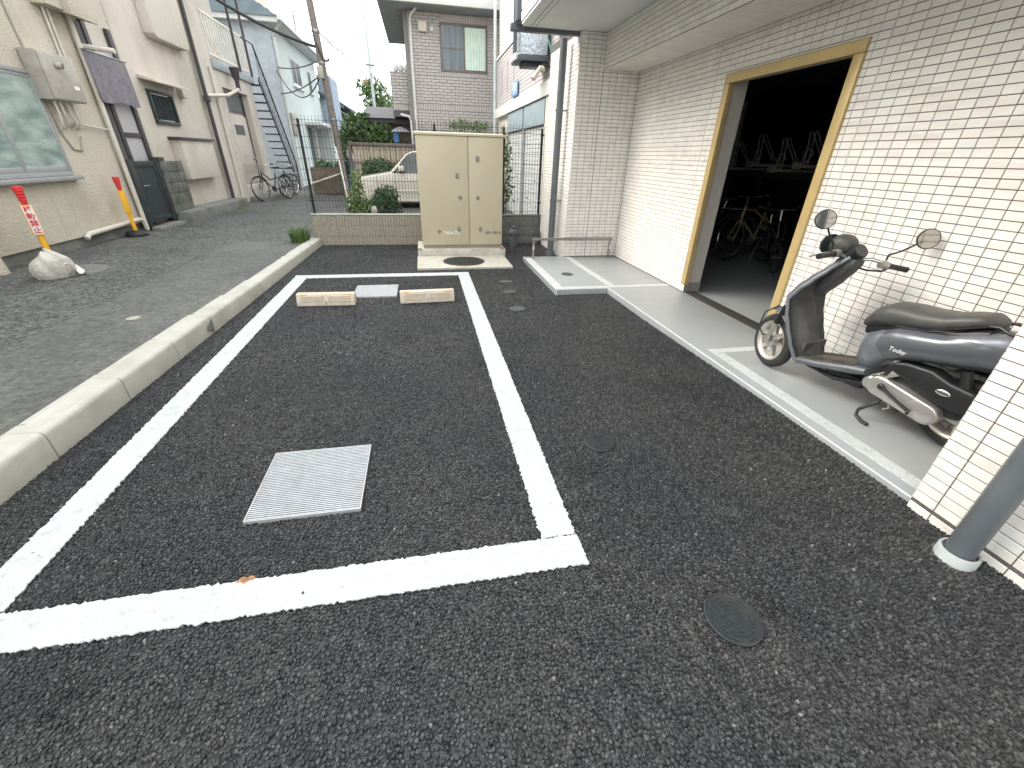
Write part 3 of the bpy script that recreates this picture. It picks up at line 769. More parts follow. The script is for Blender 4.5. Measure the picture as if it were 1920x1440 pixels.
def mat_frosted(name, c0, c1, vs=(2.2, 2.2, 2.2)):
    m, t, b = newmat(name)
    pos = N(t, 'ShaderNodeNewGeometry').outputs['Position']
    mp = N(t, 'ShaderNodeMapping'); mp.inputs['Scale'].default_value = vs; t.links.new(pos, mp.inputs[0])
    n1 = noise(t, mp.outputs[0], 1.6, 3, .5); n2 = noise(t, pos, 120, 2)
    t.links.new(ramp(t, n1.outputs[0], .35, .68, lin(c0), lin(c1)).outputs[0], b.inputs['Base Color'])
    b.inputs['Roughness'].default_value = .22; b.inputs['Coat Weight'].default_value = .5
    bump(t, b, n2.outputs[0], .002); return m
M['frosted'] = mat_frosted('frosted_green_glass', (.17, .25, .235), (.42, .50, .46), (1.0, 1.6, 4.5))
XL = -5.0
# -- house A: cream stucco with frosted window
hA = thing('stucco_house', 'cream stucco house with frosted window and grey water heater', 'house', (-6.5, 6, RZ))
MB().prism([(-9.5, -2), (XL, -2), (XL, 9.16), (-9.5, 9.16)], 'z', .24, 5.3).build('wall', M['stucco'], hA)
MB().prism([(-9.4, -2), (XL-.03, -2), (XL-.03, 9.15), (-9.4, 9.15)], 'z', -.05, .24).build('footing', M['concrete_dark'], hA)
def window(parent, X, y0, y1, z0, z1, glass, frame='alu', split=True, face=1, fw=.05, proud=.03, sill=True, bars=0):
    w = B('window', M[glass], parent, X-.02*face if face > 0 else X, X+.008*face if face > 0 else X, y0, y1, z0, z1) if 0 else None
    w = thing('window'); w.parent = parent; w.location = Vector((X, (y0+y1)/2, z0))-wloc(parent)
    p = proud
    B('frame_head', M[frame], w, X-.01, X+p, y0-fw, y1+fw, z1, z1+fw, .004)
    B('frame_foot', M[frame], w, X-.01, X+p, y0-fw, y1+fw, z0-fw, z0, .004)
    B('frame_side', M[frame], w, X-.01, X+p-.002, y0-fw, y0, z0, z1, .004)
    B('frame_side', M[frame], w, X-.01, X+p-.002, y1, y1+fw, z0, z1, .004)
    ym = (y0+y1)/2
    if split:
        B('pane', M[glass], w, X-.008, X+.004, y0, ym, z0, z1)
        B('pane', M[glass], w, X-.008, X+.010, ym+.0005, y1, z0, z1)
        B('mullion', M[frame], w, X-.01, X+.02, ym-.035, ym+.02, z0+.001, z1-.001, .003)
        for (a, b) in ((y0, ym-.036), (ym+.021, y1)):
            B('sash_rail', M[frame], w, X-.005, X+.016, a+.001, b-.001, z0+.001, z0+.07, .003)
            B('sash_rail', M[frame], w, X-.005, X+.016, a+.001, b-.001, z1-.04, z1-.001, .003)
    else: B('pane', M[glass], w, X-.008, X+.004, y0, y1, z0, z1)
    if sill: B('sill', M[frame], w, X-.01, X+.11, y0-.1, y1+.1, z0-.105, z0-.055, .006)
    for i in range(bars):
        yy = y0+(i+.5)*(y1-y0)/bars
        B('bar', M['gate'], w, X+.03, X+.045, yy-.012, yy+.012, z0-.02, z1+.02)
    return w
window(hA, XL, 6.35, 7.84, 1.10, 2.24, 'frosted')
# shelf with bottles seen dimly through the frosted glass: pale bars
hw = thing('water_heater'); hw.parent = hA; hw.location = Vector((-4.89, 8.17, 1.95))-wloc(hA)
B('casing', M['heater'], hw, XL+.012, -4.80, 7.84, 8.50, 1.97, 2.52, .012)
B('front_cover', M['heater'], hw, -4.799, -4.782, 7.85, 8.49, 1.985, 2.505, .01)
MB().tube([(-4.785, 8.12, 2.38), (-4.72, 8.14, 2.38)], .04, 14).build('flue', M['heater'], hw)
MB().tube([(-4.722, 8.141, 2.38), (-4.718, 8.142, 2.38)], .03, 14).build('flue_mouth', M['black'], hw)
B('label_plate', M['white_edge'], hw, -4.7815, -4.78, 8.32, 8.42, 2.13, 2.17)
for i, (y, d) in enumerate(((7.95, .0), (8.05, .03), (8.18, .05), (8.3, .02))):
    T('water_pipe', M['white_pipe'], hw, [(-4.88, y, 1.97), (-4.88, y+.01, 1.82), (-4.9, y+.02+d, 1.68+d), (-4.96, y+.05+d, 1.62+d), (XL, y+.06+d, 1.62+d)], .014+.004*(i % 2), 8)
B('pipe_cover', M['heater'], hw, -4.96, -4.87, 7.93, 8.2, 1.955, 1.968)
T('gas_pipe', M['white_pipe'], hw, [(-4.95, 8.16, 1.72), (-4.95, 8.5, 1.70), (-4.95, 9.1, 1.66)], .012, 8)
def vpipe(parent, name, y, z0, z1, r, mat, x=-4.94, n=12): return T(name, M[mat], parent, [(x, y, z0), (x, y, z1)], r, n)
vpipe(hA, 'downpipe', 9.08, .12, 3.2, .036, 'white_pipe')
T('downpipe', M['white_pipe'], hA, [(-4.94, 9.08, 3.15), (-4.94, 8.95, 3.28), (-4.94, 8.9, 3.4), (-4.94, 8.9, 5.3)], .036, 12)
T('drain_pipe', M['white_pipe'], hA, [(-4.94, 7.55, .22), (-4.94, 7.62, .27), (-4.94, 8.95, .31), (-4.93, 9.03, .29), (-4.93, 9.06, .12)], .036, 12)
T('overflow_pipe', M['white_pipe'], hA, [(-4.97, 9.12, 2.76), (-4.75, 9.12, 2.74), (-4.52, 9.14, 2.72)], .036, 12)
vpipe(hA, 'conduit', 8.62, 2.5, 5.3, .017, 'white_pipe', -4.97); vpipe(hA, 'conduit', 8.70, 2.45, 5.3, .02, 'white_pipe', -4.97)
T('cable', M['heater'], hA, [(-4.985, 7.9, 4.2), (-4.985, 7.95, 2.9), (-4.985, 7.98, 2.55), (-4.985, 8.0, 1.6), (-4.985, 8.12, 1.38), (-4.985, 8.3, 1.36), (-4.97, 8.36, 1.55)], .012, 6)
B('meter_box', M['stucco'], hA, XL, -4.80, 8.46, 8.86, 3.10, 3.6, .02)
MB().prism([(-5.0, 3.12), (-4.72, 3.06), (-4.72, 3.8), (-5.0, 3.8)], 'y', 8.78, 9.38).build('upper_hood', M['stucco'], hA, bev=.01)
MB().prism([(-4.86, .1), (-4.78, .1), (-4.86, .68), (-4.92, .68)], 'y', 5.80, 5.92).build('buttress', M['stucco'], hA, bev=.015)
B('buttress_cap', M['stucco'], hA, -5.0, -4.83, 5.78, 6.25, .682, .72, .01)

# -- house B: greige wall, dark gate, curtain, hooded window
hB = thing('stucco_house', 'greige stucco house with dark gate, door curtain and hooded window', 'house', (-6.5, 11, RZ))
MB().prism([(-9, 9.17), (-5.06, 9.17), (-5.06, 10.3), (-5.05, 10.3), (-5.05, 13.29), (-9, 13.29)], 'z', .05, 5.4).build('wall', M['stucco2'], hB)
dr = thing('door'); dr.parent = hB; dr.location = Vector((-5.05, 9.8, .3))-wloc(hB)
B('door_leaf', M['door_white'], dr, -5.058, -5.04, 9.50, 10.12, .3, 2.9)
for y in (9.44, 10.08): B('door_stile', M['dark_pipe'], dr, -5.057, -5.0, y, y+.10, .1, 3.15, .004)
for z in (.3, 1.58, 2.6): B('door_rail', M['dark_pipe'], dr, -5.056, -5.01, 9.541, 10.079, z, z+.07, .004)
B('side_panel', pm('dark_grey_panel', (.10, .095, .095), .6), dr, -5.057, -5.02, 9.20, 9.439, .1, 3.1)
B('side_post', M['dark_pipe'], dr, -5.019, -4.97, 9.17, 9.24, .1, 3.1)
def noren(u, v):
    y = 9.03+u*1.05; z = 2.70-v*(.64+.02*math.sin(u*9)); x = -4.90+.012*math.sin(u*26+v*2)*(.3+v)+.02*v
    return (x, y, z)
nb = MB().grid(noren, 40, 14); n0 = len(nb.V); nb.add([(p[0]-.004, p[1], p[2]) for p in nb.V[:n0]], [f[::-1] for f in nb.F[:]])
cur = nb.build('door_curtain', M['cloth_dark'], hB)
T('curtain_rod', M['steel'], hB, [(-4.90, 9.0, 2.71), (-4.90, 10.14, 2.71)], .01, 8)
gt = thing('gate'); gt.parent = hB; gt.location = Vector((-4.9, 9.7, .1))-wloc(hB)
for y in (9.10, 9.96): B('gate_post', M['gate'], gt, -4.95, -4.87, y, y+.10, .08, 1.24, .006)
B('gate_panel', M['gate'], gt, -4.915, -4.905, 9.26, 9.90, .3, 1.12)
for (y0, y1, z0, z1) in ((9.205, 9.955, 1.12, 1.21), (9.205, 9.955, .22, .31), (9.205, 9.27, .311, 1.119), (9.89, 9.955, .311, 1.119)):
    B('gate_rail', M['gate'], gt, -4.93, -4.89, y0, y1, z0, z1, .005)
T('gate_handle', M['steel'], gt, [(-4.885, 9.34, .82), (-4.86, 9.35, .82), (-4.86, 9.48, .82)], .009, 8)
bk = thing('block_parapet'); bk.parent = hB; bk.location = Vector((-4.9, 10.5, .3))-wloc(hB)
bmesh_block = MB().box(0, .12, 0, .27, 0, .185).mesh('block', bev=.008); bmesh_block.materials.append(pm('mossy_block', (.13, .135, .12), .95, var=.3, scale=9, bmp=.004, bscale=60, dirt=(.045, .055, .035), dscale=3, damt=.8))
for r_ in range(5):
    for c_ in range(3):
        inst(bmesh_block, 'block', bk, (-4.97+random.uniform(-.004, .004), 10.06+c_*.272-(.0), .26+r_*.188))
B('letter_box', M['gate'], bk, -4.96, -4.84, 10.02, 10.22, 1.205, 1.27, .01)
st = B('step', M['concrete_dark'], hB, -5.04, -4.62, 10.12, 13.3, .02, .30, .02)
B('door_step', M['concrete_dark'], hB, -5.04, -4.72, 9.1, 10.11, .02, .15, .015)
hd = thing('window'); hd.parent = hB; hd.location = Vector((-5.05, 11.3, 1.9))-wloc(hB)
B('recess', M['dark_glass'], hd, -5.06, -5.04, 10.86, 11.66, 1.90, 2.36)
for i in range(9): B('louvre_bar', M['gate'], hd, -5.039, -5.02, 10.88+i*.088, 10.90+i*.088, 1.92, 2.34)
for (y0, y1, z0, z1) in ((10.80, 11.72, 1.84, 1.90), (10.80, 11.72, 2.36, 2.41), (10.80, 10.86, 1.901, 2.359), (11.66, 11.72, 1.901, 2.359)):
    B('frame', M['gate'], hd, -5.05, -5.0, y0, y1, z0, z1, .004)
MB().prism([(-5.05, 2.56), (-4.75, 2.50), (-4.75, 2.54), (-5.05, 2.62)], 'y', 10.65, 12.0).build('hood', M['stucco2'], hB, bev=.006)
B('meter_box', M['stucco2'], hB, -5.05, -4.85, 11.12, 12.65, .84, 1.58, .015)
B('meter_box_cap', M['dark_pipe'], hB, -5.05, -4.81, 11.05, 12.7, 1.582, 1.63, .006)
B('switch_box', M['door_cream'], hB, -5.05, -4.93, 12.05, 12.25, 2.38, 2.58, .02)
MB().prism([(11.5, 3.30), (12.75, 3.30), (12.85, 3.36), (12.85, 5.4), (11.4, 5.4), (11.4, 3.36)], 'x', -5.05, -4.85).build('bay', M['stucco2'], hB, bev=.03)
T('downpipe', M['dark_pipe'], hB, [(-4.93, 13.24, .25), (-4.93, 13.24, 5.4)], .04, 12)
B('pipe_joint', M['dark_pipe'], hB, -4.98, -4.86, 13.16, 13.3, 2.42, 2.54, .015)

# -- house C: pale wall with balcony, steel stair
hC = thing('stucco_house', 'pale stucco house with barred balcony and cream front door', 'house', (-6.5, 15, RZ))
MB().prism([(-9, 13.3), (-4.98, 13.3), (-4.98, 14.55), (-5.15, 14.55), (-5.15, 16.4), (-4.98, 16.4), (-4.98, 17.0), (-9, 17.0)], 'z', .05, 2.86).build('wall', M['stucco3'], hC)
B('wall_above_door', M['stucco3'], hC, -9, -4.98, 13.3, 17.0, 2.861, 3.30)
B('upper_wall', M['stucco3'], hC, -9, -5.6, 13.3, 17.0, 3.3, 7.0)
B('side_wall', M['stucco3'], hC, -5.61, -4.98, 13.3, 14.2, 3.301, 7.0)
B('roof_edge', M['gutter'], hC, -9.2, -4.7, 13.2, 17.2, 6.2, 6.35)
B('balcony_edge', pm('balcony_blue_edge', (.30, .34, .36), .6), hC, -5.02, -4.93, 14.2, 17.25, 3.22, 3.40, .006)
rl = thing('balcony_railing'); rl.parent = hC; rl.location = Vector((-4.97, 15.7, 3.4))-wloc(hC)
M['rail_pale'] = pm('pale_railing', (.72, .70, .64), .5)
for z in (3.48, 4.32): B('rail', M['rail_pale'], rl, -4.99, -4.95, 14.21, 17.1, z, z+.04, .004)
vb = MB().box(-.014, .014, -.016, .016, 0, .80).mesh('baluster'); vb.materials.append(M['rail_pale'])
for i in range(18): inst(vb, 'baluster', rl, (-4.97, 14.3+i*.163, 3.52))
for y in (16.15, 17.12): T('balcony_post', M['dark_pipe'], hC, [(-4.93, y, 3.4), (-4.93, y, 6.2)], .035, 10)
window(hC, -5.595, 14.5, 15.7, 4.2, 5.3, 'dark_glass', 'gate', bars=9, sill=False)
fd = thing('front_door'); fd.parent = hC; fd.location = Vector((-5.33, 15.3, .5))-wloc(hC)
B('door_leaf', M['door_cream'], fd, -5.149, -5.11, 15.0, 16.2, .55, 2.28, .006)
B('transom', M['dark_pane'], fd, -5.149, -5.118, 15.0, 16.2, 2.36, 2.80)
B('door_pane', M['dark_pane'], fd, -5.109, -5.103, 15.15, 15.85, 1.80, 2.05)
B('mail_slot', M['heater'], fd, -5.109, -5.10, 15.4, 15.75, 1.23, 1.29)
MB().ball((-5.08, 16.08, 1.2), (.035, .035, .035)).build('knob', M['steel'], fd)
for y in (14.92, 16.22): B('door_jamb', M['dark_pipe'] if y > 15 else M['door_cream'], fd, -5.149, -5.10, y, y+.06, .5, 2.85)
B('door_step', M['stucco3'], hC, -5.149, -4.98, 14.551, 16.399, .05, .5, .01)
B('low_step', M['concrete_dark'], hC, -4.97, -4.5, 14.5, 16.3, .05, .22, .03)
T('downpipe', M['white_pipe'], hC, [(-4.94, 13.95, .1), (-4.94, 13.95, 3.2)], .04, 12)
hp = T('rain_pipe', M['white_pipe'], hC, [(-4.93, 13.3, 2.55), (-4.80, 14.3, 2.66), (-4.72, 14.95, 2.86)], .04, 12)
MB().lathe([(.05, 2.84), (.055, 3.05), (.085, 3.12), (.12, 3.32), (.125, 3.34)], (-4.72, 14.97, 0), n=14).build('hopper', M['dark_pipe'], hp)
stc = thing('steel_staircase', 'black steel outside staircase climbing to the balcony', 'staircase', (-4.9, 18.3, RZ))
ya, yb_, z0_, z1_ = 19.45, 17.05, .1, 3.3
for x in (-4.72,):
    MB().prism([(ya, z0_), (ya-.12, z0_), (yb_-.12, z1_), (yb_, z1_+.1)], 'x', x-.02, x+.02).build('stringer', M['post'], stc)
    T('handrail', M['post'], stc, [(x, ya, z0_+.1), (x, ya, z0_+.95), (x, yb_, z1_+.9), (x, yb_-.9, z1_+.9)], .022, 8)
for i in range(15):
    f = (i+.5)/15; y = ya+(yb_-ya)*f; z = z0_+(z1_-z0_)*f
    B('tread', M['post'], stc, -5.17, -4.72, y-.13, y+.05, z-.02, z+.015)
    T('baluster', M['post'], stc, [(-4.72, y, z), (-4.72, y, z+.9)], .008, 6)
# ---------------------------------------------------------------- farther houses, poles, cables
def roof_gable(parent, x0, x1, y0, y1, ze, zr, mat, along='y', over=.35):
    xm, ym = (x0+x1)/2, (y0+y1)/2; t_ = .12; mb = MB()
    if along == 'y':
        for s in (-1, 1):
            xe = xm+s*((x1-x0)/2+over)
            mb.prism([(xm, zr), (xe, ze), (xe, ze+t_), (xm, zr+t_)], 'y', y0-over, y1+over)
    else:
        for s in (-1, 1):
            ye = ym+s*((y1-y0)/2+over)
            mb.prism([(ym, zr), (ye, ze), (ye, ze+t_), (ym, zr+t_)], 'x', x0-over, x1+over)
    return mb.build('roof', M[mat], parent)
M['blue_wall'] = mat_stucco('pale_aqua_stucco', (.56, .625, .605), dist=.03, scale=9, dirt=(.46, .53, .52), damt=.3)
M['roof_blue'] = pm('blue_grey_roof', (.16, .21, .24), .6, var=.15, scale=3)
M['roof_dark'] = pm('dark_roof', (.09, .09, .095), .7, var=.2, scale=3)
M['cream_wall'] = pm('cream_wall', (.60, .56, .47), .85, var=.06, scale=2)
M['white_wall'] = pm('white_wall', (.62, .63, .62), .8, var=.05, scale=2)
M['board_brown'] = pm('brown_boards', (.20, .155, .115), .8, var=.25, scale=7)
M['beige_board'] = pm('beige_boards', (.42, .36, .27), .8, var=.12, scale=5)
M['wood_pole'] = pm('weathered_pole', (.19, .168, .15), .85, var=.2, scale=12)
M['pole_steel'] = pm('pale_steel_pole', (.42, .47, .48), .5, .2)
M['cable'] = pm('cable_black', (.03, .03, .032), .6)
hD = thing('aqua_house', 'pale aqua house with blue grey roof behind the black staircase', 'house', (-8, 23, RZ))
B('wall', M['blue_wall'], hD, -11, -4.95, 20.3, 27.6, .0, 5.35)
MB().prism([(20.0, 5.35), (27.8, 5.35), (27.8, 5.5), (20.0, 5.5)], 'x', -11.2, -4.55).build('eave', M['white_wall'], hD)
MB().prism([(-11.4, 5.5), (-4.5, 5.5), (-7.9, 7.4), (-8.1, 7.4)], 'y', 19.95, 27.8).build('roof', M['roof_blue'], hD)
rs_ = MB().box(0, .06, 0, 7.86, 0, .012).mesh('roof_course'); rs_.materials.append(M['roof_blue'])
for i in range(16):
    f = (i+.5)/16; o = inst(rs_, 'roof_course', hD, (-4.5-f*3.4, 19.94, 5.51+f*1.9), (0, rad(29), 0))
B('gutter', M['white_wall'], hD, -4.55, -4.43, 19.95, 27.8, 5.40, 5.52, .02)
T('downpipe', M['white_wall'], hD, [(-4.5, 20.15, 5.4), (-4.7, 20.3, 5.2), (-4.88, 20.4, 5.0), (-4.88, 20.4, .1)], .05, 8)
B('shaded_face_panel', pm('shaded_face_blue', (.42, .465, .51), .8), hD, -11, -4.94, 20.27, 20.299, .1, 5.34)  # added panel over the side wall, the face's bluish shade painted in
window(hD, -4.95, 22.5, 24.0, 3.85, 4.75, 'dark_pane', 'white_wall', sill=True)
window(hD, -4.95, 25.5, 26.1, 3.9, 4.7, 'dark_pane', 'white_wall', split=False)
B('utility_panel', M['heater'], hD, -4.95, -4.86, 20.9, 21.5, 2.0, 2.75, .01)
B('porch_hood', M['white_wall'], hD, -4.95, -4.2, 23.3, 25.6, 2.45, 2.58, .01)
B('entrance', M['dark_glass'], hD, -4.95, -4.93, 23.6, 24.4, .2, 2.4)
B('porch_shutter', M['heater'], hD, -4.95, -4.88, 24.6, 25.5, .7, 2.3)
B('porch_shadow_wall', M['blue_wall'], hD, -4.949, -4.25, 25.55, 25.65, .1, 2.44)
pln = thing('planter_box', 'long brown planter trough with plants by the aqua house', 'planter', (-3.4, 17.6, RZ))
for (a, b, c_, d) in ((-3.75, -2.55, 17.2, 17.24), (-3.75, -2.55, 17.66, 17.70), (-3.75, -3.71, 17.24, 17.66), (-2.59, -2.55, 17.24, 17.66)):
    B('trough_side', M['board_brown'], pln, a, b, c_, d, .12, .95)
B('soil', M['concrete_dark'], pln, -3.71, -2.59, 17.24, 17.66, .7, .8)
T('prop_pole', M['rail_pale'], pln, [(-3.75, 17.0, .45), (-2.5, 16.9, .85)], .025, 8)
bgt = MB()
def tarp(u, v):
    y = 16.95+.12*math.sin(u*9+v*5); return (-2.75+u*.55-.15*v*(u-.5), y, 1.22-.95*v+.06*math.sin(u*14))
bgt.grid(tarp, 16, 14); nV = len(bgt.V); bgt.add([(p[0], p[1]+.006, p[2]) for p in bgt.V[:nV]], [f[::-1] for f in bgt.F[:]])
o = bgt.build('tarpaulin', pm('blue_tarp', (.25, .42, .55), .4, var=.3, scale=9), loc=(-2.5, 16.95, .3)); tag(o, 'crumpled pale blue tarpaulin hanging beside the planter', 'tarpaulin')
# far house row
def house(label, x0, x1, y0, y1, ze, wall, roof, wins=(), along='y', rise=1.3):
    h = thing('house', label, 'house', ((x0+x1)/2, (y0+y1)/2, RZ))
    B('wall', M[wall], h, x0, x1, y0, y1, 0, ze)
    roof_gable(h, x0, x1, y0, y1, ze, ze+rise, roof, along)
    for (a, b, c_, d) in wins: window(h, x1, a, b, c_, d, 'dark_glass', 'alu', split=(b-a) > .8, sill=False)
    return h
hE = house('white house with pale blue boarded upper corner beyond the leaning pole', -9, -5.0, 27.9, 33.5, 3.9, 'white_wall', 'roof_dark', [(29.6, 30.6, 2.0, 3.2), (31.6, 32.2, 2.0, 3.2)], rise=1.2)
ob = B('corner_bay', pm('blue_boards', (.33, .40, .48), .7), hE, -5.0, -4.35, 28.0, 30.2, 2.3, 4.9)
for i in range(16): B('board', M['white_wall'] if 0 else ob.data.materials[0], ob, -5.0, -4.335, 27.985, 30.21, 2.32+i*.16, 2.46+i*.16, .01)
T('tv_aerial', M['cable'], hE, [(-6, 30, 5.0), (-6, 30, 7.8)], .03, 6)
for k in range(5): T('aerial_bar', M['cable'], hE, [(-6.5+.06*k, 30, 7.2+.1*k), (-5.5-.06*k, 30, 7.2+.1*k)], .015, 5)
house('cream low house with grey roof, third along the far alley', -9, -4.6, 34, 41, 3.3, 'cream_wall', 'roof_dark', [(35.5, 36.8, 1.6, 2.8), (38.5, 39.3, 1.6, 2.8)])
house('tall cream house rising behind the aqua roof', -17, -9.5, 30, 40, 11.0, 'cream_wall', 'roof_dark', rise=1.5)
house('long white house far along the alley under trees', -8, -4.2, 42, 52, 3.6, 'white_wall', 'roof_blue', [(44, 45.5, 1.6, 2.8), (47, 48.5, 1.6, 2.8)])
# poles
def pole(name, label, x, y, h, r0, r1, mat, lean=(0, 0)):
    p = thing(name, label, 'utility pole', (x, y, RZ))
    T('shaft', M[mat], p, [(x, y, 0), (x+lean[0]*h, y+lean[1]*h, h)], [r0, r1], 14); return p
p1_ = pole('utility_pole', 'weathered brown utility pole beside the aqua house', -2.36, 15.45, 9, .105, .075, 'wood_pole', (-.052, 0))
for z in (2.25, 3.6, 4.3):
    MB().lathe([(.105, z), (.11, z+.03), (.105, z+.06)], (-2.36-.052*z, 15.45, 0), n=14).build('band', M['steel'], p1_)
B('meter_box', M['heater'], p1_, -2.68, -2.52, 15.26, 15.36, 3.25, 3.55, .01)
T('guy_pipe', M['rail_pale'], p1_, [(-1.98, 12.9, .1), (-2.22, 13.6, 1.55)], .022, 8)
T('guide_post', M['wood_pole'], p1_, [(-2.0, 13.3, .1), (-2.2, 13.9, 1.6)], .05, 8)
p2_ = pole('utility_pole', 'slim pale steel utility pole farther down the alley', -2.33, 29, 8.6, .10, .05, 'pole_steel')
for z in (5.55,): B('cross_arm', M['cable'], p2_, -2.55, -2.1, 28.95, 29.05, z, z+.07)
def cable(name, label, a, b, sag, r=.018, n=16):
    pts = []
    for i in range(n+1):
        f = i/n; p = Vector(a).lerp(Vector(b), f); p.z -= sag*4*f*(1-f); pts.append(p)
    o = MB().tube(pts, r, 6).build(name, M['cable'], loc=a); tag(o, label, 'cable', 'overhead cables over the alley'); return o
cable('overhead_cable', 'thick twisted cable from the balcony house to the brown pole', (-4.75, 13.6, 4.66), (-2.62, 15.45, 3.98), .12, .035)
cable('overhead_cable', 'thin cable from the brown pole to the aqua house corner', (-2.58, 15.45, 3.7), (-4.9, 20.3, 4.1), .1)
cable('overhead_cable', 'lower cable crossing to the aqua house gable', (-2.55, 15.4, 3.4), (-4.95, 20.25, 3.3), .12)
cable('overhead_cable', 'sagging looped cable before the aqua house window', (-2.55, 15.45, 3.5), (-4.95, 20.2, 4.0), .75)
cable('overhead_cable', 'cable running from the brown pole to the steel pole', (-2.6, 15.5, 4.4), (-2.33, 29, 5.6), .25)
cable('overhead_cable', 'low cable from the steel pole to the brick house', (-2.33, 29, 5.2), (-.7, 17, 3.0), .1, .03)
T0 = cable('overhead_cable', 'short drop cable hanging beside the brown pole top', (-2.65, 15.4, 4.25), (-2.3, 15.2, 3.7), .25, .025)
tw = thing('tower_crane', 'distant red and white lattice crane above the far trees', 'crane', (-12.4, 140, RZ))
M['tower_red'] = pm('tower_red', (.50, .15, .09), .6)
T('mast', M['white_wall'], tw, [(-12.4, 140, 0), (-12.4, 140, 17.2)], .35, 8)
B('cab', M['tower_red'], tw, -13.2, -11.7, 139.4, 140.6, 17.2, 18.2)
for k in range(6):
    a = Vector((-12.6, 140, 18.0)).lerp(Vector((-13.8, 140, 22.2)), k/6); b = Vector((-12.6, 140, 18.0)).lerp(Vector((-13.8, 140, 22.2)), (k+1)/6)
    w0, w1 = .34-.04*k, .30-.04*k; m_ = M['tower_red'] if k % 2 == 0 else M['white_wall']
    for s in (-1, 1): T('chord', m_, tw, [a+Vector((s*w0, 0, 0)), b+Vector((s*w1, 0, 0))], .07, 5)
    T('brace', m_, tw, [a-Vector((w0, 0, 0)), b+Vector((w1, 0, 0))], .05, 5)
# ---------------------------------------------------------------- grey brick house behind the car
M['brick'] = mat_tile('grey_brick', [(.41, .385, .37), (.47, .44, .425), (.44, .415, .405), (.49, .46, .445)], .235, .077, rough=.8, fine=120)
M['brick_joint'] = pm('brick_joint', (.22, .21, .205), .9)
M['curtain'] = pm('pale_curtain', (.62, .74, .66), .9, var=.08, scale=5)
M['win_brown'] = pm('brown_window_frame', (.16, .135, .13), .5, .2)
M['win_reflect'] = mat_frosted('dim_window_glass', (.10, .13, .15), (.17, .21, .24), (6, 1, .6))
YB = 15.6
bh = thing('brick_house', 'grey brick house with pale curtained window and brick balcony', 'house', (1.1, 17.5, RZ))
B('wall', M['brick_joint'], bh, -.12, 2.75, YB, 20, 0, 5.2)
B('side_wall', M['brick_joint'], bh, -.22, -.121, YB+.02, 20, 0, 5.2)
wx0, wx1, wz0, wz1 = .82, 2.15, 3.68, 4.73
tile_plane((-.10, YB, 2.02), X_, Z_, NY, 2.85, .615, pu=.235, pv=.077, gap=.013, running=True)
tile_plane((-.10, YB, 2.642), X_, Z_, NY, 2.85, .165, pu=.075, pv=.165, gap=.013)
tile_plane((-.10, YB, 2.812), X_, Z_, NY, 2.85, .70, pu=.235, pv=.077, gap=.013, running=True)
tile_plane((-.10, YB, 3.512), X_, Z_, NY, .90, 1.46, pu=.235, pv=.077, gap=.013, running=True)
tile_plane((2.18, YB, 3.512), X_, Z_, NY, .57, 1.46, pu=.235, pv=.077, gap=.013, running=True)
tile_plane((.80, YB, 3.475+.035), X_, Z_, NY, 1.38, .15, pu=.075, pv=.15, gap=.013)
tile_plane((.80, YB, 4.775), X_, Z_, NY, 1.38, .19, pu=.075, pv=.19, gap=.013)
tile_plane((-.70, YB+.25, 2.62), X_, Z_, NY, .60, .165, pu=.075, pv=.165, gap=.013)
tile_plane((-.70, YB+.25, 2.79), X_, Z_, NY, .60, .80, pu=.235, pv=.077, gap=.013, running=True)
lay_tiles(bh, M['brick'], 'brick', 'small_bricks', limit=300, jit=.01, th=.011)
wn_ = thing('window'); wn_.parent = bh; wn_.location = Vector((1.48, YB, wz0))-wloc(bh)
for (a, b, c_, d) in ((wx0-.03, wx1+.03, wz1, wz1+.045), (wx0-.03, wx1+.03, wz0-.045, wz0), (wx0-.03, wx0+.02, wz0+.001, wz1-.001), (wx1-.02, wx1+.03, wz0+.001, wz1-.001), (1.475, 1.52, wz0+.001, wz1-.001)):
    B('frame', M['win_brown'], wn_, a, b, YB-.035, YB+.01, c_, d, .004)
B('pane', M['win_reflect'], wn_, wx0+.02, 1.475, YB-.012, YB-.004, wz0, wz1)
def curt(u, v): return (1.52+u*(wx1-.02-1.52), YB-.022+.008*math.sin(u*46), wz0+.02+v*(wz1-wz0-.05))
cb = MB().grid(curt, 60, 2); nV = len(cb.V); cb.add([(p[0], p[1]+.004, p[2]) for p in cb.V[:nV]], [f[::-1] for f in cb.F[:]])
cb.build('curtain', M['curtain'], wn_)
B('sash_bar', M['win_brown'], wn_, wx0+.021, 1.474, YB-.02, YB-.0125, 4.18, 4.205)
B('vent_hood', M['cream_wall'], bh, .19, .43, YB-.14, YB-.012, 4.52, 4.75, .02)
B('vent_small', M['white_wall'], bh, .52, .62, YB-.06, YB-.012, 4.55, 4.66, .01)
T('downpipe', M['white_wall'], bh, [(.15, YB-.25, 4.98), (.02, YB-.1, 4.9), (-.02, YB-.05, 4.8), (-.06, YB-.05, 0)], .036, 10)
T('downpipe', M['white_wall'], bh, [(-.5, YB+.15, 2.5), (-.25, YB+.1, 2.46), (-.2, YB+.05, 2.35), (-.2, YB+.05, 1.2)], .036, 10)
MB().prism([(YB-.62, 5.02), (YB-.62, 5.1), (YB, 5.02), (20, 5.02), (20, 4.99), (YB-.6, 4.99)], 'x', -.85, 3.2).build('eave', pm('eave_grey', (.25, .27, .28), .8), bh)
B('fascia', M['white_wall'], bh, -.9, 3.2, YB-.70, YB-.625, 5.0, 5.2, .01)
for i in range(4): B('roof_edge_board', M['white_wall'], bh, -.9, 3.2, YB-.7+i*.3, YB-.45+i*.3, 5.21+i*.13, 5.27+i*.13, .008)
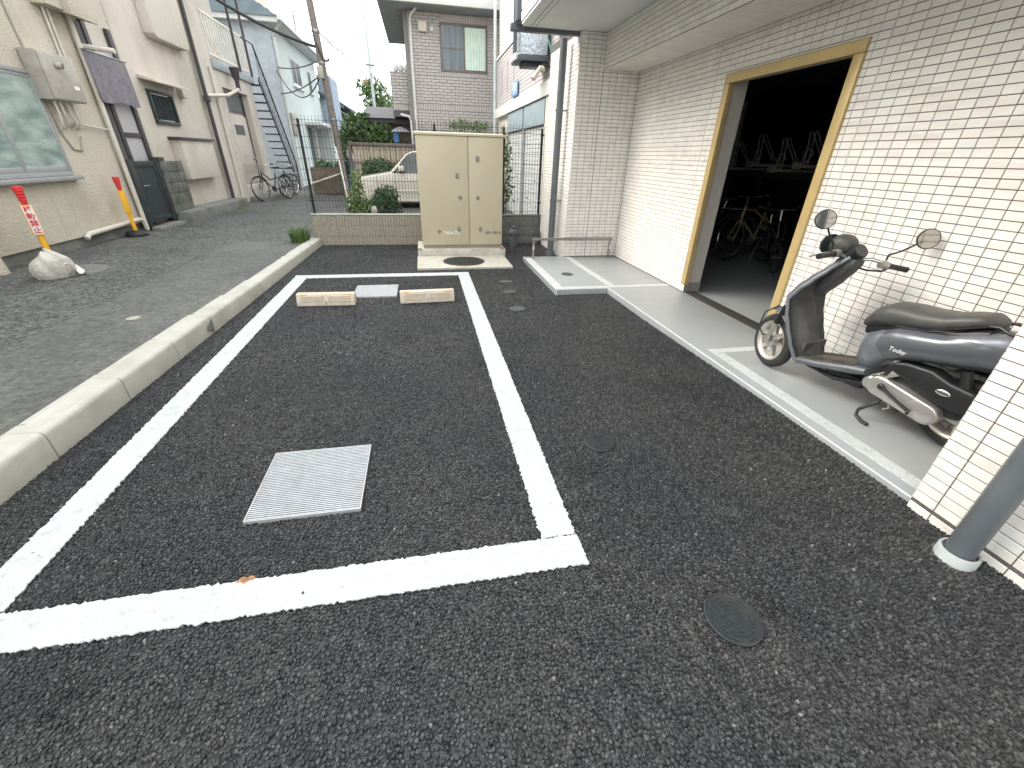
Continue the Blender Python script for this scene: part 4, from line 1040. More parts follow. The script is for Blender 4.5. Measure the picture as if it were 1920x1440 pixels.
MB().prism([(YB-.65, 5.2), (20.3, 5.2), (18, 6.6)], 'x', -.9, 3.2).build('roof', M['roof_dark'], bh)
bc = B('balcony', M['brick_joint'], bh, -.72, -.13, YB+.255, YB+3, 2.6, 3.6)
B('balcony_floor', M['roof_dark'], bh, -.72, -.13, YB+.2, YB+3, 2.45, 2.59)
for i in range(3): MB().ball((-.55+i*.15, YB+.4, 3.70), (.09, .09, .11), 10, 6).build('flower_pot', M['white_wall'], bh)
B('cellar_window', M['win_brown'], bh, .95, 2.2, YB-.03, YB, 2.2, 2.36, .004)

# ---------------------------------------------------------------- shuttered building on the right, beyond the pillar
M['shutter'] = pm('shutter_slat', (.52, .54, .54), .5, .1, var=.06, scale=4)
M['shut_wall'] = pm('shutter_house_wall', (.58, .55, .49), .8, var=.06, scale=2)
M['mauve_tile'] = mat_tile('mauve_tile', [(.45, .42, .43), (.50, .465, .47), (.47, .45, .455)], .21, .07, rough=.6)
XS = 2.33
sb = thing('shutter_building', 'narrow building with two white roller shutters beyond the mesh fence', 'building', (3.5, 11.5, RZ))
B('wall', M['shut_wall'], sb, XS+.06, 6, 8.25, 14.62, 0, 7)
B('end_pier', M['shut_wall'], sb, XS-.02, XS+.06, 8.25, 8.85, 0, 2.62)
B('fascia', M['white_wall'], sb, XS-.06, XS+.06, 8.25, 14.62, 2.42, 2.64, .004)
B('tile_backing', M['brick_joint'], sb, XS, XS+.059, 8.25, 14.62, 2.645, 3.80)
tile_plane((XS, 14.6, 2.66), (0, -1, 0), Z_, NX, 6.3, 1.12, pu=.21, pv=.07, gap=.010, running=True)
lay_tiles(sb, M['mauve_tile'], 'facade_tile', 'facade_tiles', limit=120, jit=.004, th=.006)
B('parapet_cap', M['white_wall'], sb, XS-.03, XS+.08, 8.25, 14.62, 3.80, 3.86)
for y in (13.7, 12.85, 12.0): B('drain_slit', M['win_brown'], sb, XS-.012, XS-.007, y-.012, y+.012, 2.9, 3.55)
for (y0, y1) in ((8.92, 10.72), (10.84, 12.72)):
    sh = thing('roller_shutter'); sh.parent = sb; sh.location = Vector((XS, (y0+y1)/2, .1))-wloc(sb)
    B('head_box', pm('shutter_box_blue', (.26, .33, .36), .5), sh, XS-.02, XS+.055, y0, y1, 2.0, 2.41, .004)
    for y in (y0-.03, y1+.0): B('guide', M['alu'], sh, XS-.01, XS+.05, y, y+.03, .1, 2.0)
    sl = MB().prism([(0, 0), (-.012, .012), (-.012, .066), (0, .078)], 'y', y0+.002, y1-.002).mesh('slat'); sl.materials.append(M['shutter'])
    for i in range(24): inst(sl, 'slat', sh, (XS+.05, 0, .1+i*.079))
    for (a, b) in ((.4, 1.0), (.75, .62), (.3, .5)): MB().lathe([(.02, XS+.03), (.02, XS+.04)], (0, y0+(y1-y0)*a, b), 'x', 10).build('lock', M['black'], sh)
sg = B('sign_board', pm('blue_sign', (.13, .30, .55), .4), sb, XS-.05, XS-.035, 11.35, 12.05, 2.70, 2.98, .004)
text_mesh('lettering', '刊川', .24, M['whiteink'], sg, Matrix.Translation((XS-.0515, 11.7, 2.84)) @ Matrix.Rotation(rad(-90), 4, 'Z') @ Matrix.Rotation(rad(90), 4, 'X') @ Matrix.Scale(1.1, 4), bold=.003)
T('trim_pipe', pm('pale_trim', (.58, .66, .67), .5), sb, [(XS-.06, 14.64, 0), (XS-.06, 14.64, 6)], .04, 10)
T('vent_pipe', M['white_pipe'], sb, [(XS-.05, 13.4, .1), (XS-.05, 13.4, 2.0), (XS-.08, 13.35, 2.12), (XS-.05, 13.3, 2.2)], .05, 10)
B('meter_red', pm('red_box', (.6, .06, .05), .5), sb, XS-.05, XS-.021, 8.42, 8.52, 1.02, 1.28, .01)
T('drain_pipe', pm('green_hose', (.10, .32, .28), .5), sb, [(2.2, 8.55, 3.2), (2.3, 8.5, 2.95), (2.34, 8.4, 2.7)], .015, 8)
# outdoor air conditioner hung under the eaves
ac = thing('air_conditioner', 'hanging air conditioner unit wrapped in silver foil by the tiled pillar', 'air conditioner', (2.0, 9.0, 2.9))
M['foil'] = pm('silver_foil', (.60, .66, .72), .25, .75, var=.2, scale=18, bmp=.02, bscale=18)
B('casing', M['foil'], ac, 1.80, 2.26, 8.72, 9.25, 2.98, 3.55, .015)
B('base_tray', M['gutter'], ac, 1.74, 2.29, 8.70, 9.3, 2.90, 2.975, .01)
B('side_louvre', M['white_wall'], ac, 1.70, 1.79, 8.74, 9.2, 2.91, 3.0, .01)
for x in (1.74, 2.275): B('hanger', M['gutter'], ac, x-.04, x+.02, 8.9, 8.96, 2.9, 4.4)
B('bracket', M['iron'], ac, 1.85, 2.25, 8.8, 9.1, 2.83, 2.895, .01)
cm = thing('wall_camera', 'pale wall spotlight pointing down under the air conditioner', 'wall light', (2.1, 8.5, 2.75))
T('arm', M['iron'], cm, [(2.33, 8.55, 2.80), (2.15, 8.5, 2.82), (2.08, 8.46, 2.76)], .02, 8)
MB().tube([(2.09, 8.46, 2.78), (1.95, 8.40, 2.60)], [.03, .042], 12).build('lamp_head', M['cream_wall'], cm)
MB().ball((2.12, 8.47, 2.75), (.05, .05, .05), 10, 8).build('joint', M['cream_wall'], cm)

# ---------------------------------------------------------------- boarded fence and shed behind the car
wf = thing('board_fence', 'beige boarded fence with dark top rail behind the white car', 'fence', (-1.1, 15.3, RZ))
for i in range(12): B('board', M['beige_board'], wf, -2.02+i*.16, -1.875+i*.16, 15.30, 15.33, .1, 1.62, .004)
for z in (.65, 1.15): B('batten', M['board_brown'], wf, -2.05, -.1, 15.27, 15.298, z, z+.05)
B('top_rail', M['win_brown'], wf, -2.12, -.1, 15.24, 15.36, 1.63, 1.71, .006)
for x in (-2.10, -.12): B('post', M['win_brown'], wf, x-.05, x+.05, 15.25, 15.35, .1, 1.629)
sdh = thing('wooden_shed', 'brown wooden shed with dark eave below the brick balcony', 'shed', (-.8, 17.5, RZ))
for i in range(9): B('board', M['board_brown'], sdh, -1.35+i*.13, -1.225+i*.13, 17.0, 17.03, .1, 2.3)
B('wall', M['board_brown'], sdh, -1.4, -.2, 17.031, 18.5, .1, 2.3)
B('roof', M['roof_dark'], sdh, -1.7, -.15, 16.5, 18.6, 2.32, 2.42)
MB().prism([(16.4, 2.43), (18.6, 2.43), (18.6, 2.9)], 'x', -1.75, -.2).build('roof_slope', M['roof_dark'], sdh)
window(sdh, -1.395, 17.2, 17.8, 1.6, 2.1, 'dark_glass', 'win_brown', split=False, sill=False)
uf = thing('umbrella', 'dark folded umbrella canopy and blue cloth on the boarded fence', 'umbrella', (-.7, 15.6, 1.7))
MB().lathe([(.30, 2.03), (.22, 2.10), (.1, 2.15), (.01, 2.17)], (-.55, 15.7, 0), n=10).build('canopy', M['cloth_dark'], uf)
T('shaft', M['cable'], uf, [(-.55, 15.7, 1.5), (-.55, 15.7, 2.2)], .012, 6)
B('cloth', pm('blue_cloth', (.10, .25, .55), .9), uf, -.78, -.62, 15.62, 15.66, 1.75, 2.05, .02)
# ---------------------------------------------------------------- scooter
M['sc_paint'] = pm('scooter_grey_paint', (.165, .182, .205), .36, .3, var=.08, scale=5, coat=.5, dirt=(.24, .235, .22), dscale=6, damt=.4, world_co=False)
M['sc_dark'] = pm('scooter_dark_plastic', (.062, .061, .06), .6, var=.15, scale=9, bmp=.0008, bscale=300, dirt=(.15, .135, .115), dscale=5, damt=.55, world_co=False)
M['sc_seat'] = pm('scooter_seat_vinyl', (.062, .062, .058), .45, var=.1, scale=8, bmp=.0007, bscale=420, dirt=(.10, .09, .075), dscale=4, damt=.35, world_co=False)
M['sc_black'] = pm('scooter_black_plastic', (.014, .015, .017), .42, var=.15, scale=9, world_co=False)
M['sc_silver'] = pm('scooter_cast_aluminium', (.50, .49, .47), .33, .7, var=.06, scale=6, dirt=(.3, .26, .2), dscale=7, damt=.3, world_co=False)
M['sc_chrome'] = pm('scooter_chrome', (.62, .62, .61), .16, .95, var=.05, scale=10, rvar=.05, world_co=False)
M['sc_rim'] = pm('scooter_rim', (.58, .55, .50), .33, .6, var=.1, scale=14, dirt=(.3, .24, .16), dscale=16, damt=.6, world_co=False)
M['tyre'] = pm('tyre_rubber', (.022, .022, .023), .72, var=.25, scale=40, bmp=.0012, bscale=160, dirt=(.07, .065, .055), dscale=12, damt=.4, world_co=False)
M['mirror'] = pm('mirror_glass', (.75, .75, .73), .04, 1.0, var=.02, rvar=.02, world_co=False)
M['sc_floor'] = pm('scooter_floor_mat', (.075, .068, .06), .85, var=.2, scale=20, dirt=(.15, .13, .10), dscale=6, damt=.6, world_co=False)
# local frame: +y forward (front wheel contact at 0), +x right, z up; the visible side is x<0
sct = thing('scooter', 'dark grey motor scooter parked in the bay by the tiled wall', 'scooter')
def P3(s, t, z): return Vector((-t, s, z))           # s forward, t towards the left side
def sup(c, hw, z0, z1, n=24, e=2.6, tb=1.0):
    """rounded ring across the scooter at station c; tb narrows the bottom"""
    zm, hz = (z0+z1)/2, (z1-z0)/2; r = []
    for k in range(n):
        a = 2*math.pi*k/n; ca, sa = math.cos(a), math.sin(a)
        x = hw*math.copysign(abs(ca)**(2/e), ca); z = hz*math.copysign(abs(sa)**(2/e), sa)
        if z < 0: x *= 1+(tb-1)*min(1, -z/hz)
        r.append((x, c, zm+z))
    return r
def lerp_tab(tab, v):
    for a, b in zip(tab, tab[1:]):
        if (a[0]-v)*(b[0]-v) <= 0 and a[0] != b[0]:
            f = (v-a[0])/(b[0]-a[0]); f = f*f*(3-2*f)*.5+f*.5
            return [p+(q-p)*f for p, q in zip(a[1:], b[1:])]
    return list(tab[-1][1:] if abs(v-tab[-1][0]) < abs(v-tab[0][0]) else tab[0][1:])
def lofted(name, tab, mat, e=2.6, tb=1.0, n=28, steps=24, parent=None):
    rings = []
    s0, s1 = tab[0][0], tab[-1][0]
    for i in range(steps+1):
        v = s0+(s1-s0)*i/steps; z0, z1, hw = lerp_tab(tab, v); rings.append(sup(v, hw, z0, z1, n, e, tb))
    return MB().loft(rings).build(name, M[mat], parent or sct, ang=50)
# rear body: station, bottom, top, half width
body = lofted('rear_body', [(-.565, .30, .50, .085), (-.60, .265, .525, .125), (-.66, .275, .56, .15), (-.74, .37, .60, .162), (-.83, .41, .615, .168), (-.93, .44, .63, .168), (-1.05, .462, .675, .155), (-1.15, .482, .70, .125), (-1.24, .52, .69, .085), (-1.30, .57, .655, .04)], 'sc_paint', e=3.0, tb=.86, steps=34)
# raised side swoosh panels in darker paint
for sx in (-1, 1):
    def sw(u, v, sx=sx):
        s = -.675-u*.50
        top = .585+.085*math.sin(min(u*1.25, 1)*math.pi*.5)*.6-.02*(1-u); bot = .385+.105*u**.8
        if u < .12: bot = .40+(.12-u)*.6
        z = bot+(top-bot)*v
        z0, z1, hw = lerp_tab([(-.565, .30, .50, .085), (-.60, .265, .525, .125), (-.66, .275, .56, .15), (-.74, .37, .60, .162), (-.83, .41, .615, .168), (-.93, .44, .63, .168), (-1.05, .462, .675, .155), (-1.15, .482, .70, .125), (-1.24, .52, .69, .085)], s)
        zm, hz = (z0+z1)/2, (z1-z0)/2; q = min(.995, abs((z-zm)/hz)); x = hw*(1-q**3)**(1/3)
        if z < zm: x *= 1-.14*q
        return (sx*(x+.005), s, z)
    MB().grid(sw, 26, 10).build('side_panel', pm('scooter_side_dark', (.115, .124, .14), .32, .3, var=.06, scale=5, coat=.6, world_co=False), body)
lofted('under_seat_cover', [(-.545, .47, .56, .06), (-.60, .47, .60, .09), (-.75, .52, .63, .115), (-.95, .58, .66, .12), (-1.08, .63, .70, .10)], 'sc_black', steps=14)
seat = lofted('seat', [(-.515, .52, .545, .05), (-.535, .515, .60, .085), (-.575, .525, .665, .108), (-.64, .545, .70, .122), (-.72, .57, .708, .13), (-.80, .585, .708, .133), (-.89, .605, .718, .13), (-.97, .64, .745, .122), (-1.03, .675, .758, .105), (-1.07, .69, .74, .08), (-1.09, .70, .72, .04)], 'sc_seat', e=2.5, steps=36)
T('seat_piping', M['sc_black'], seat, [P3(s, t, z) for s, t, z in ((-.53, .075, .55), (-.60, .113, .575), (-.72, .132, .60), (-.85, .134, .615), (-.97, .124, .665), (-1.06, .088, .705))], .004, 6)
# leg shield: painted front shell and dark inner panel
SH = [(.15, -.262, .125, .02), (.20, -.232, .150, .03), (.28, -.190, .165, .04), (.38, -.140, .172, .05), (.48, -.098, .178, .07), (.57, -.078, .178, .09), (.64, -.112, .162, .09), (.72, -.168, .135, .085), (.80, -.228, .105, .07), (.86, -.275, .085, .055), (.885, -.29, .06, .045)]
def sh_row(z):
    return lerp_tab([(r[0],)+r[1:] for r in SH], z)
def shell(off, th):
    def f(u, v):
        z = .15+v*.735; se, w, bl_ = sh_row(z); a = (u-.5)*2
        return (a*w*(1 if off == 0 else .96), se+bl_*(1-abs(a)**2.2)-off, z)
    return f
mb = MB().grid(shell(0, 0), 20, 28); mb.build('front_shield', M['sc_paint'], sct, ang=60)
def rim_pts(side):
    r = []
    for i in range(29):
        z = .15+.735*i/28; se, w, bl_ = sh_row(z); r.append((side*w, se-.006, z))
    return r
for s in (-1, 1): T('shield_edge', M['sc_paint'], sct, rim_pts(s), .0125, 10)
def inner(u, v):
    z = .17+v*.70; se, w, bl_ = sh_row(z); a = (u-.5)*2
    dep = bl_*.75*(1-abs(a)**2.5)
    knee = .085*math.exp(-(a/.55)**4)*max(0, min(1, (.62-z)/.12))*max(0, min(1, (z-.17)/.04))
    if z > .62: knee += .06*math.exp(-(a/.6)**4)*min(1, (z-.62)/.2)
    return (a*w*.965, se+dep-.022-knee, z)
MB().grid(inner, 28, 34).build('inner_shield', M['sc_dark'], sct, ang=60)
lofted('steering_column_cover', [(-.15, .60, .74, .05), (-.19, .62, .82, .065), (-.24, .68, .87, .075), (-.29, .76, .885, .07), (-.325, .82, .88, .05)], 'sc_dark', steps=12)
MB().box(-.11, .11, -.268, -.24, .235, .30).build('shield_pocket', M['sc_dark'], sct, bev=.012)
# floor
def floor_ring(s, z0, z1, hw): return [(-hw, s, z1-.012), (-hw+.012, s, z1), (hw-.012, s, z1), (hw, s, z1-.012), (hw-.01, s, z0+.02), (hw-.05, s, z0), (-hw+.05, s, z0), (-hw+.01, s, z0+.02)]
fl_ = MB().loft([floor_ring(s, a, b, h) for s, a, b, h in ((-.225, .135, .182, .13), (-.26, .145, .195, .15), (-.40, .175, .228, .165), (-.52, .205, .262, .168), (-.60, .225, .285, .165), (-.68, .25, .30, .155))]).build('floor_board', M['sc_paint'], sct, ang=40)
MB().loft([[(-h, s, z+.0), (h, s, z+.0), (h, s, z+.006), (-h, s, z+.006)] for s, z, h in ((-.245, .190, .125), (-.40, .227, .145), (-.52, .261, .146), (-.595, .283, .14))]).build('floor_mat', M['sc_floor'], fl_)
for i in range(14):
    s = -.30-i*.02; z = .2+.0+(-.26-s)*.275+.0
    z = lerp_tab([(-.245, .196), (-.40, .233), (-.52, .267), (-.595, .289)], s)[0]
    for sx in (-1, 1): MB().box(sx*.09-.035, sx*.09+.035, s-.004, s+.004, z-.002, z+.004).build('mat_rib', M['sc_floor'], fl_)
MB().box(-.07, .07, -.66, -.42, .13, .2).build('under_frame', M['sc_black'], sct, bev=.02)
T('frame_tube', M['sc_black'], sct, [P3(-.3, .06, .15), P3(-.5, .07, .14), P3(-.68, .08, .19), P3(-.8, .09, .33)], .017, 8)
# steering group: turned to the left about the head axis
steer = thing('steering'); steer.parent = sct
TURN = rad(-17)
Rt = Matrix.Translation((0, 0, 0)) @ Matrix.Rotation(TURN, 4, 'Z')
def tyre_mesh(cx, cy, cz, R, w, M4):
    prof = []
    for k in range(13):
        a = -math.pi*.62+2*math.pi*.62*k/12; prof.append((R-w*.42+w*.42*math.cos(a), w*.5*math.sin(a)))
    prof = prof+[(R*.70, w*.40), (R*.70, -w*.40)]
    mb = MB().lathe(prof, (0, 0, 0), 'x', 40, closed=True); mb.xf(M4); return mb
def wheel(parent, M4, R, w, nsp=6):
    tyre_mesh(0, 0, 0, R, w, M4).build('tyre', M['tyre'], parent, ang=60)
    mb = MB().lathe([(R*.68, -w*.44), (R*.73, -w*.47), (R*.735, -w*.40), (R*.67, -w*.30), (R*.64, -.01), (R*.64, .01), (R*.67, w*.30), (R*.735, w*.40), (R*.73, w*.47), (R*.68, w*.44), (R*.60, w*.2), (R*.585, 0), (R*.60, -w*.2)], (0, 0, 0), 'x', 36, closed=True).xf(M4); mb.build('rim', M['sc_rim'], parent, ang=50)
    for k in range(nsp):
        a = 2*math.pi*k/nsp+.3; c, s = math.cos(a), math.sin(a)
        pts = [(0, .05*c, .05*s), (0, R*.6*c, R*.6*s)]; mb = MB()
        mb.loft([[(-.014, r*c-h*s, r*s+h*c), (.014, r*c-h*s, r*s+h*c), (.014, r*c+h*s, r*s-h*c), (-.014, r*c+h*s, r*s-h*c)] for r, h in ((.03, .022), (R*.35, .012), (R*.61, .02))]); mb.xf(M4)
        mb.build('spoke', M['sc_rim'], parent)
    mb = MB().lathe([(.052, -.045), (.052, .04), (.035, .05), (.012, .05)], (0, 0, 0), 'x', 20).xf(M4); mb.build('hub', M['sc_silver'], parent)
fwl = thing('front_wheel'); fwl.parent = steer
FW = Matrix.Translation((-.035, .01, .203)) @ Rt
wheel(fwl, FW, .203, .082)
mb = MB()
def fend(u, v):
    a = rad(62+u*78); r = .222+.03*math.sin(u*math.pi)*(1-(2*v-1)**2); w = (v-.5)*.16*(.35+.65*min(1, u*2.2)**.6)
    return (w, r*math.cos(a)*1.0, r*math.sin(a)+.02)
mb.grid(fend, 18, 10); k0 = len(mb.V); mb.add([(p[0]*.95, p[1]*.985, p[2]-.004) for p in mb.V[:k0]], [f[::-1] for f in mb.F[:]]); mb.xf(FW)
mb.build('front_fender', M['sc_paint'], steer, ang=60)
for sx in (-1, 1):
    mb = MB().tube([(sx*.075, -.095, .30), (sx*.072, -.045, .16)], .019, 12).xf(FW); mb.build('fork_sleeve', M['sc_black'], steer)
    mb = MB().tube([(sx*.072, -.047, .165), (sx*.070, -.018, .075), (sx*.066, 0, 0)], [.016, .016, .02], 12).xf(FW); mb.build('fork_leg', M['sc_silver'], steer)
mb = MB().tube([(-.06, 0, 0), (-.085, 0, 0)], .014, 6).xf(FW); mb.build('axle_nut', M['sc_chrome'], steer)
T('brake_cable', M['sc_black'], steer, [FW @ Vector(p) for p in ((-.06, -.01, .28), (-.09, .08, .2), (-.09, .10, .08), (-.075, .05, .03), (-.06, -.01, .05))], .005, 6)
# handlebar (positions in the scooter frame, already turned)
Lo, Li = P3(-.27, .314, .90), P3(-.235, .13, .90)
Ro, Ri = P3(-.475, -.225, .832), P3(-.425, -.115, .852)
stem = P3(-.27, 0.0, .865)
MB().tube([P3(-.235, 0, .80), P3(-.262, 0, .86), P3(-.28, 0, .90)], [.062, .055, .045], 14).build('stem_cover', M['sc_black'], steer)
T('handlebar', M['sc_chrome'], steer, [Li, P3(-.235, .09, .905), P3(-.255, .05, .885), P3(-.275, .02, .872), P3(-.30, -.02, .868), P3(-.35, -.06, .88), P3(-.40, -.09, .868), Ri], .0115, 12)
for a, b, nm in ((Li, Lo, 'grip'), (Ri, Ro, 'grip')):
    T(nm, M['sc_black'], steer, [a, a.lerp(b, .06), a.lerp(b, .1), a.lerp(b, .94), b], [.0195, .0195, .0165, .0165, .018], 14)
    d = (b-a).normalized(); c_ = a-d*.028
    MB().tube([c_-d*.022, c_+d*.022], [.026, .024], 12).build('switch_housing', M['sc_silver'], steer)
    T('brake_lever', M['sc_chrome'], steer, [c_+Vector((0, .03, 0)), c_+Vector((0, .055, -.005))+d*.05, b+Vector((0, .06, -.012))-d*.01], [.007, .006, .005], 8)
T('throttle_cable', M['sc_black'], steer, [Ri+Vector((0, .0, -.02)), P3(-.42, -.08, .82), P3(-.36, -.04, .815), P3(-.29, .0, .83)], .006, 6)
hl = MB().ball((0, 0, 0), (.078, .088, .072), 20, 12).xf(Matrix.Translation(P3(-.185, -.01, .935)) @ Matrix.Rotation(TURN, 4, 'Z') @ Matrix.Rotation(rad(-12), 4, 'X')).build('headlight_shell', M['sc_seat'], steer)
mb = MB().lathe([(.066, .0), (.06, .02), (.03, .035), (.005, .04)], (0, 0, 0), 'y', 20).xf(Matrix.Translation(P3(-.135, .035, .935)) @ Matrix.Rotation(TURN, 4, 'Z')); mb.build('headlight_lens', M['dark_glass'], hl)
ax = (P3(-.325, .015, .935)-P3(-.265, .0, .885)).normalized(); c_ = P3(-.29, .01, .905)
MB().tube([c_-ax*.055, c_-ax*.03, c_+ax*.03, c_+ax*.04], [.04, .047, .047, .045], 20).build('speedometer', M['sc_black'], steer)
MB().tube([c_+ax*.040, c_+ax*.0425], [.039, .038], 20).build('dial_glass', M['sc_dark'], steer)
def mirror_(base, c, toward):
    T('mirror_stalk', M['sc_black'], steer, [base, base+Vector((0, 0, .03)), base.lerp(c, .35)+Vector((0, 0, .01)), c], .0055, 8)
    nrm = toward.normalized(); q = nrm.to_track_quat('X', 'Z').to_matrix().to_4x4()
    MB().lathe([(.047, -.016), (.058, -.006), (.058, .003), (.053, .004)], (0, 0, 0), 'x', 28).xf(Matrix.Translation(c) @ q).build('mirror_shell', M['sc_black'], steer)
    MB().lathe([(.053, .0035), (.053, .0055)], (0, 0, 0), 'x', 28).xf(Matrix.Translation(c) @ q).build('mirror_glass', M['mirror'], steer)
mirror_(P3(-.415, -.09, .885), P3(-.505, -.235, 1.02), Vector((-.60, -.75, .14)))
mirror_(P3(-.20, .11, .92), P3(-.155, .20, 1.095), Vector((-.62, -.75, .16)))
# engine, transmission, rear wheel
rw = thing('rear_wheel'); rw.parent = sct
RWc = Vector((.0, -1.125, .215)); wheel(rw, Matrix.Translation(RWc), .20, .085)
def stadium(s0, z0, s1, z1, r0, r1, n=14):
    a = Vector((s0, z0)); b = Vector((s1, z1)); d = (b-a).normalized(); base = math.atan2(d.y, d.x); pts = []
    for k in range(n+1):
        t_ = base+math.pi/2+math.pi*k/n; pts.append((a.x+r0*math.cos(t_), a.y+r0*math.sin(t_)))
    for k in range(n+1):
        t_ = base-math.pi/2+math.pi*k/n; pts.append((b.x+r1*math.cos(t_), b.y+r1*math.sin(t_)))
    return pts
eng = MB().prism(stadium(-.775, .232, -1.035, .185, .062, .058), 'x', -.145, -.045).build('transmission_cover', M['sc_silver'], sct, bev=.016, seg=3, ang=50)
MB().prism(stadium(-.99, .196, -1.03, .188, .05, .05), 'x', -.152, -.1455).build('cover_plate', M['sc_silver'], eng, bev=.004)
MB().lathe([(.042, -.06), (.042, -.12), (.03, -.13)], (0, -.72, .225), 'x', 18).build('belt_inlet', M['sc_silver'], sct)
MB().prism([(-.78, .28), (-.85, .335), (-.80, .345)], 'x', -.13, -.08).build('cover_web', M['sc_silver'], eng, bev=.006)
kl = MB().tube([P3(-.80, .16, .245), P3(-.90, .165, .205), P3(-.965, .165, .18)], [.010, .009, .010], 8).build('kick_lever', M['sc_black'], sct)
MB().tube([P3(-.965, .145, .180), P3(-.985, .20, .178)], .009, 8).build('kick_pedal', M['sc_black'], kl)
MB().ball(P3(-.80, .16, .245), (.012, .02, .02), 10, 6).build('kick_boss', M['sc_black'], kl)
ab = MB().prism([(-.76, .36), (-.82, .335), (-.93, .30), (-1.06, .255), (-1.12, .25), (-1.19, .265), (-1.20, .33), (-1.17, .385), (-1.06, .395), (-.97, .425), (-.85, .42), (-.79, .40)], 'x', -.135, -.035).build('air_cleaner', M['sc_black'], sct, bev=.02, seg=3, ang=50)
mb = MB().ball((-.137, -1.055, .335), (.004, .034, .016), 16, 8); mb.build('emblem', M['sc_chrome'], ab)
MB().box(-.09, .09, -1.15, -.74, .19, .36).build('engine_block', M['sc_black'], sct, bev=.03)
T('shock_absorber', M['sc_black'], sct, [P3(-1.16, .09, .24), P3(-1.08, .09, .47)], .025, 10)
MB().grid(lambda u, v: ((v-.5)*.12, -1.125+.235*math.cos(rad(20+u*150)), .225+.235*math.sin(rad(20+u*150))), 16, 6).build('rear_fender', M['sc_black'], sct)
st_ = T('stand_leg', M['sc_black'], sct, [P3(-.80, .09, .17), P3(-.80, .11, .13), P3(-.745, .155, .055), P3(-.75, .165, .02), P3(-.80, .185, .006), P3(-.84, .195, .008)], [.011, .011, .010, .010, .011, .012], 10)
T('stand_spring', M['steel'], sct, [P3(-.83, .09, .17), P3(-.86, .10, .12), P3(-.84, .11, .10)], .008, 6)
T('stand_bar', M['sc_black'], sct, [P3(-.79, .12, .165), P3(-.79, -.12, .165)], .012, 8)
T('stand_leg', M['sc_black'], sct, [P3(-.80, -.09, .17), P3(-.80, -.11, .13), P3(-.76, -.155, .05), P3(-.80, -.185, .006)], .011, 10)
for sx in (-1, 1):
    T('rack_tube', M['sc_black'], sct, [P3(-1.03, sx*.07, .70), P3(-1.10, sx*.085, .715), P3(-1.14, sx*.09, .70), P3(-1.32, sx*.085, .70), P3(-1.40, sx*.06, .70)], .0085, 8)
    T('rack_strut', M['sc_black'], sct, [P3(-1.12, sx*.07, .64), P3(-1.28, sx*.085, .692)], .007, 8)
for s in (-1.18, -1.25, -1.33): T('rack_cross', M['sc_black'], sct, [P3(s, .09, .70), P3(s, -.09, .70)], .007, 8)
lofted('tail_cover', [(-1.20, .56, .68, .07), (-1.27, .56, .67, .055), (-1.315, .58, .64, .03)], 'sc_dark', steps=6)
# lettering on the left flank and seat
text_mesh('lettering', 'Today', .034, M['whiteink'], body, Matrix.Translation((-.1745, -.795, .478)) @ Matrix.Rotation(rad(-90), 4, 'Z') @ Matrix.Rotation(rad(90+4), 4, 'X'), shear=.25)
F_ = Vector((2.60, 2.52, PZ)); R_ = Vector((2.80, 1.41, PZ)); dv_ = F_-R_
sct.location = F_+Vector((0, 0, .003)); sct.rotation_euler = (0, 0, math.atan2(-dv_.x, dv_.y))
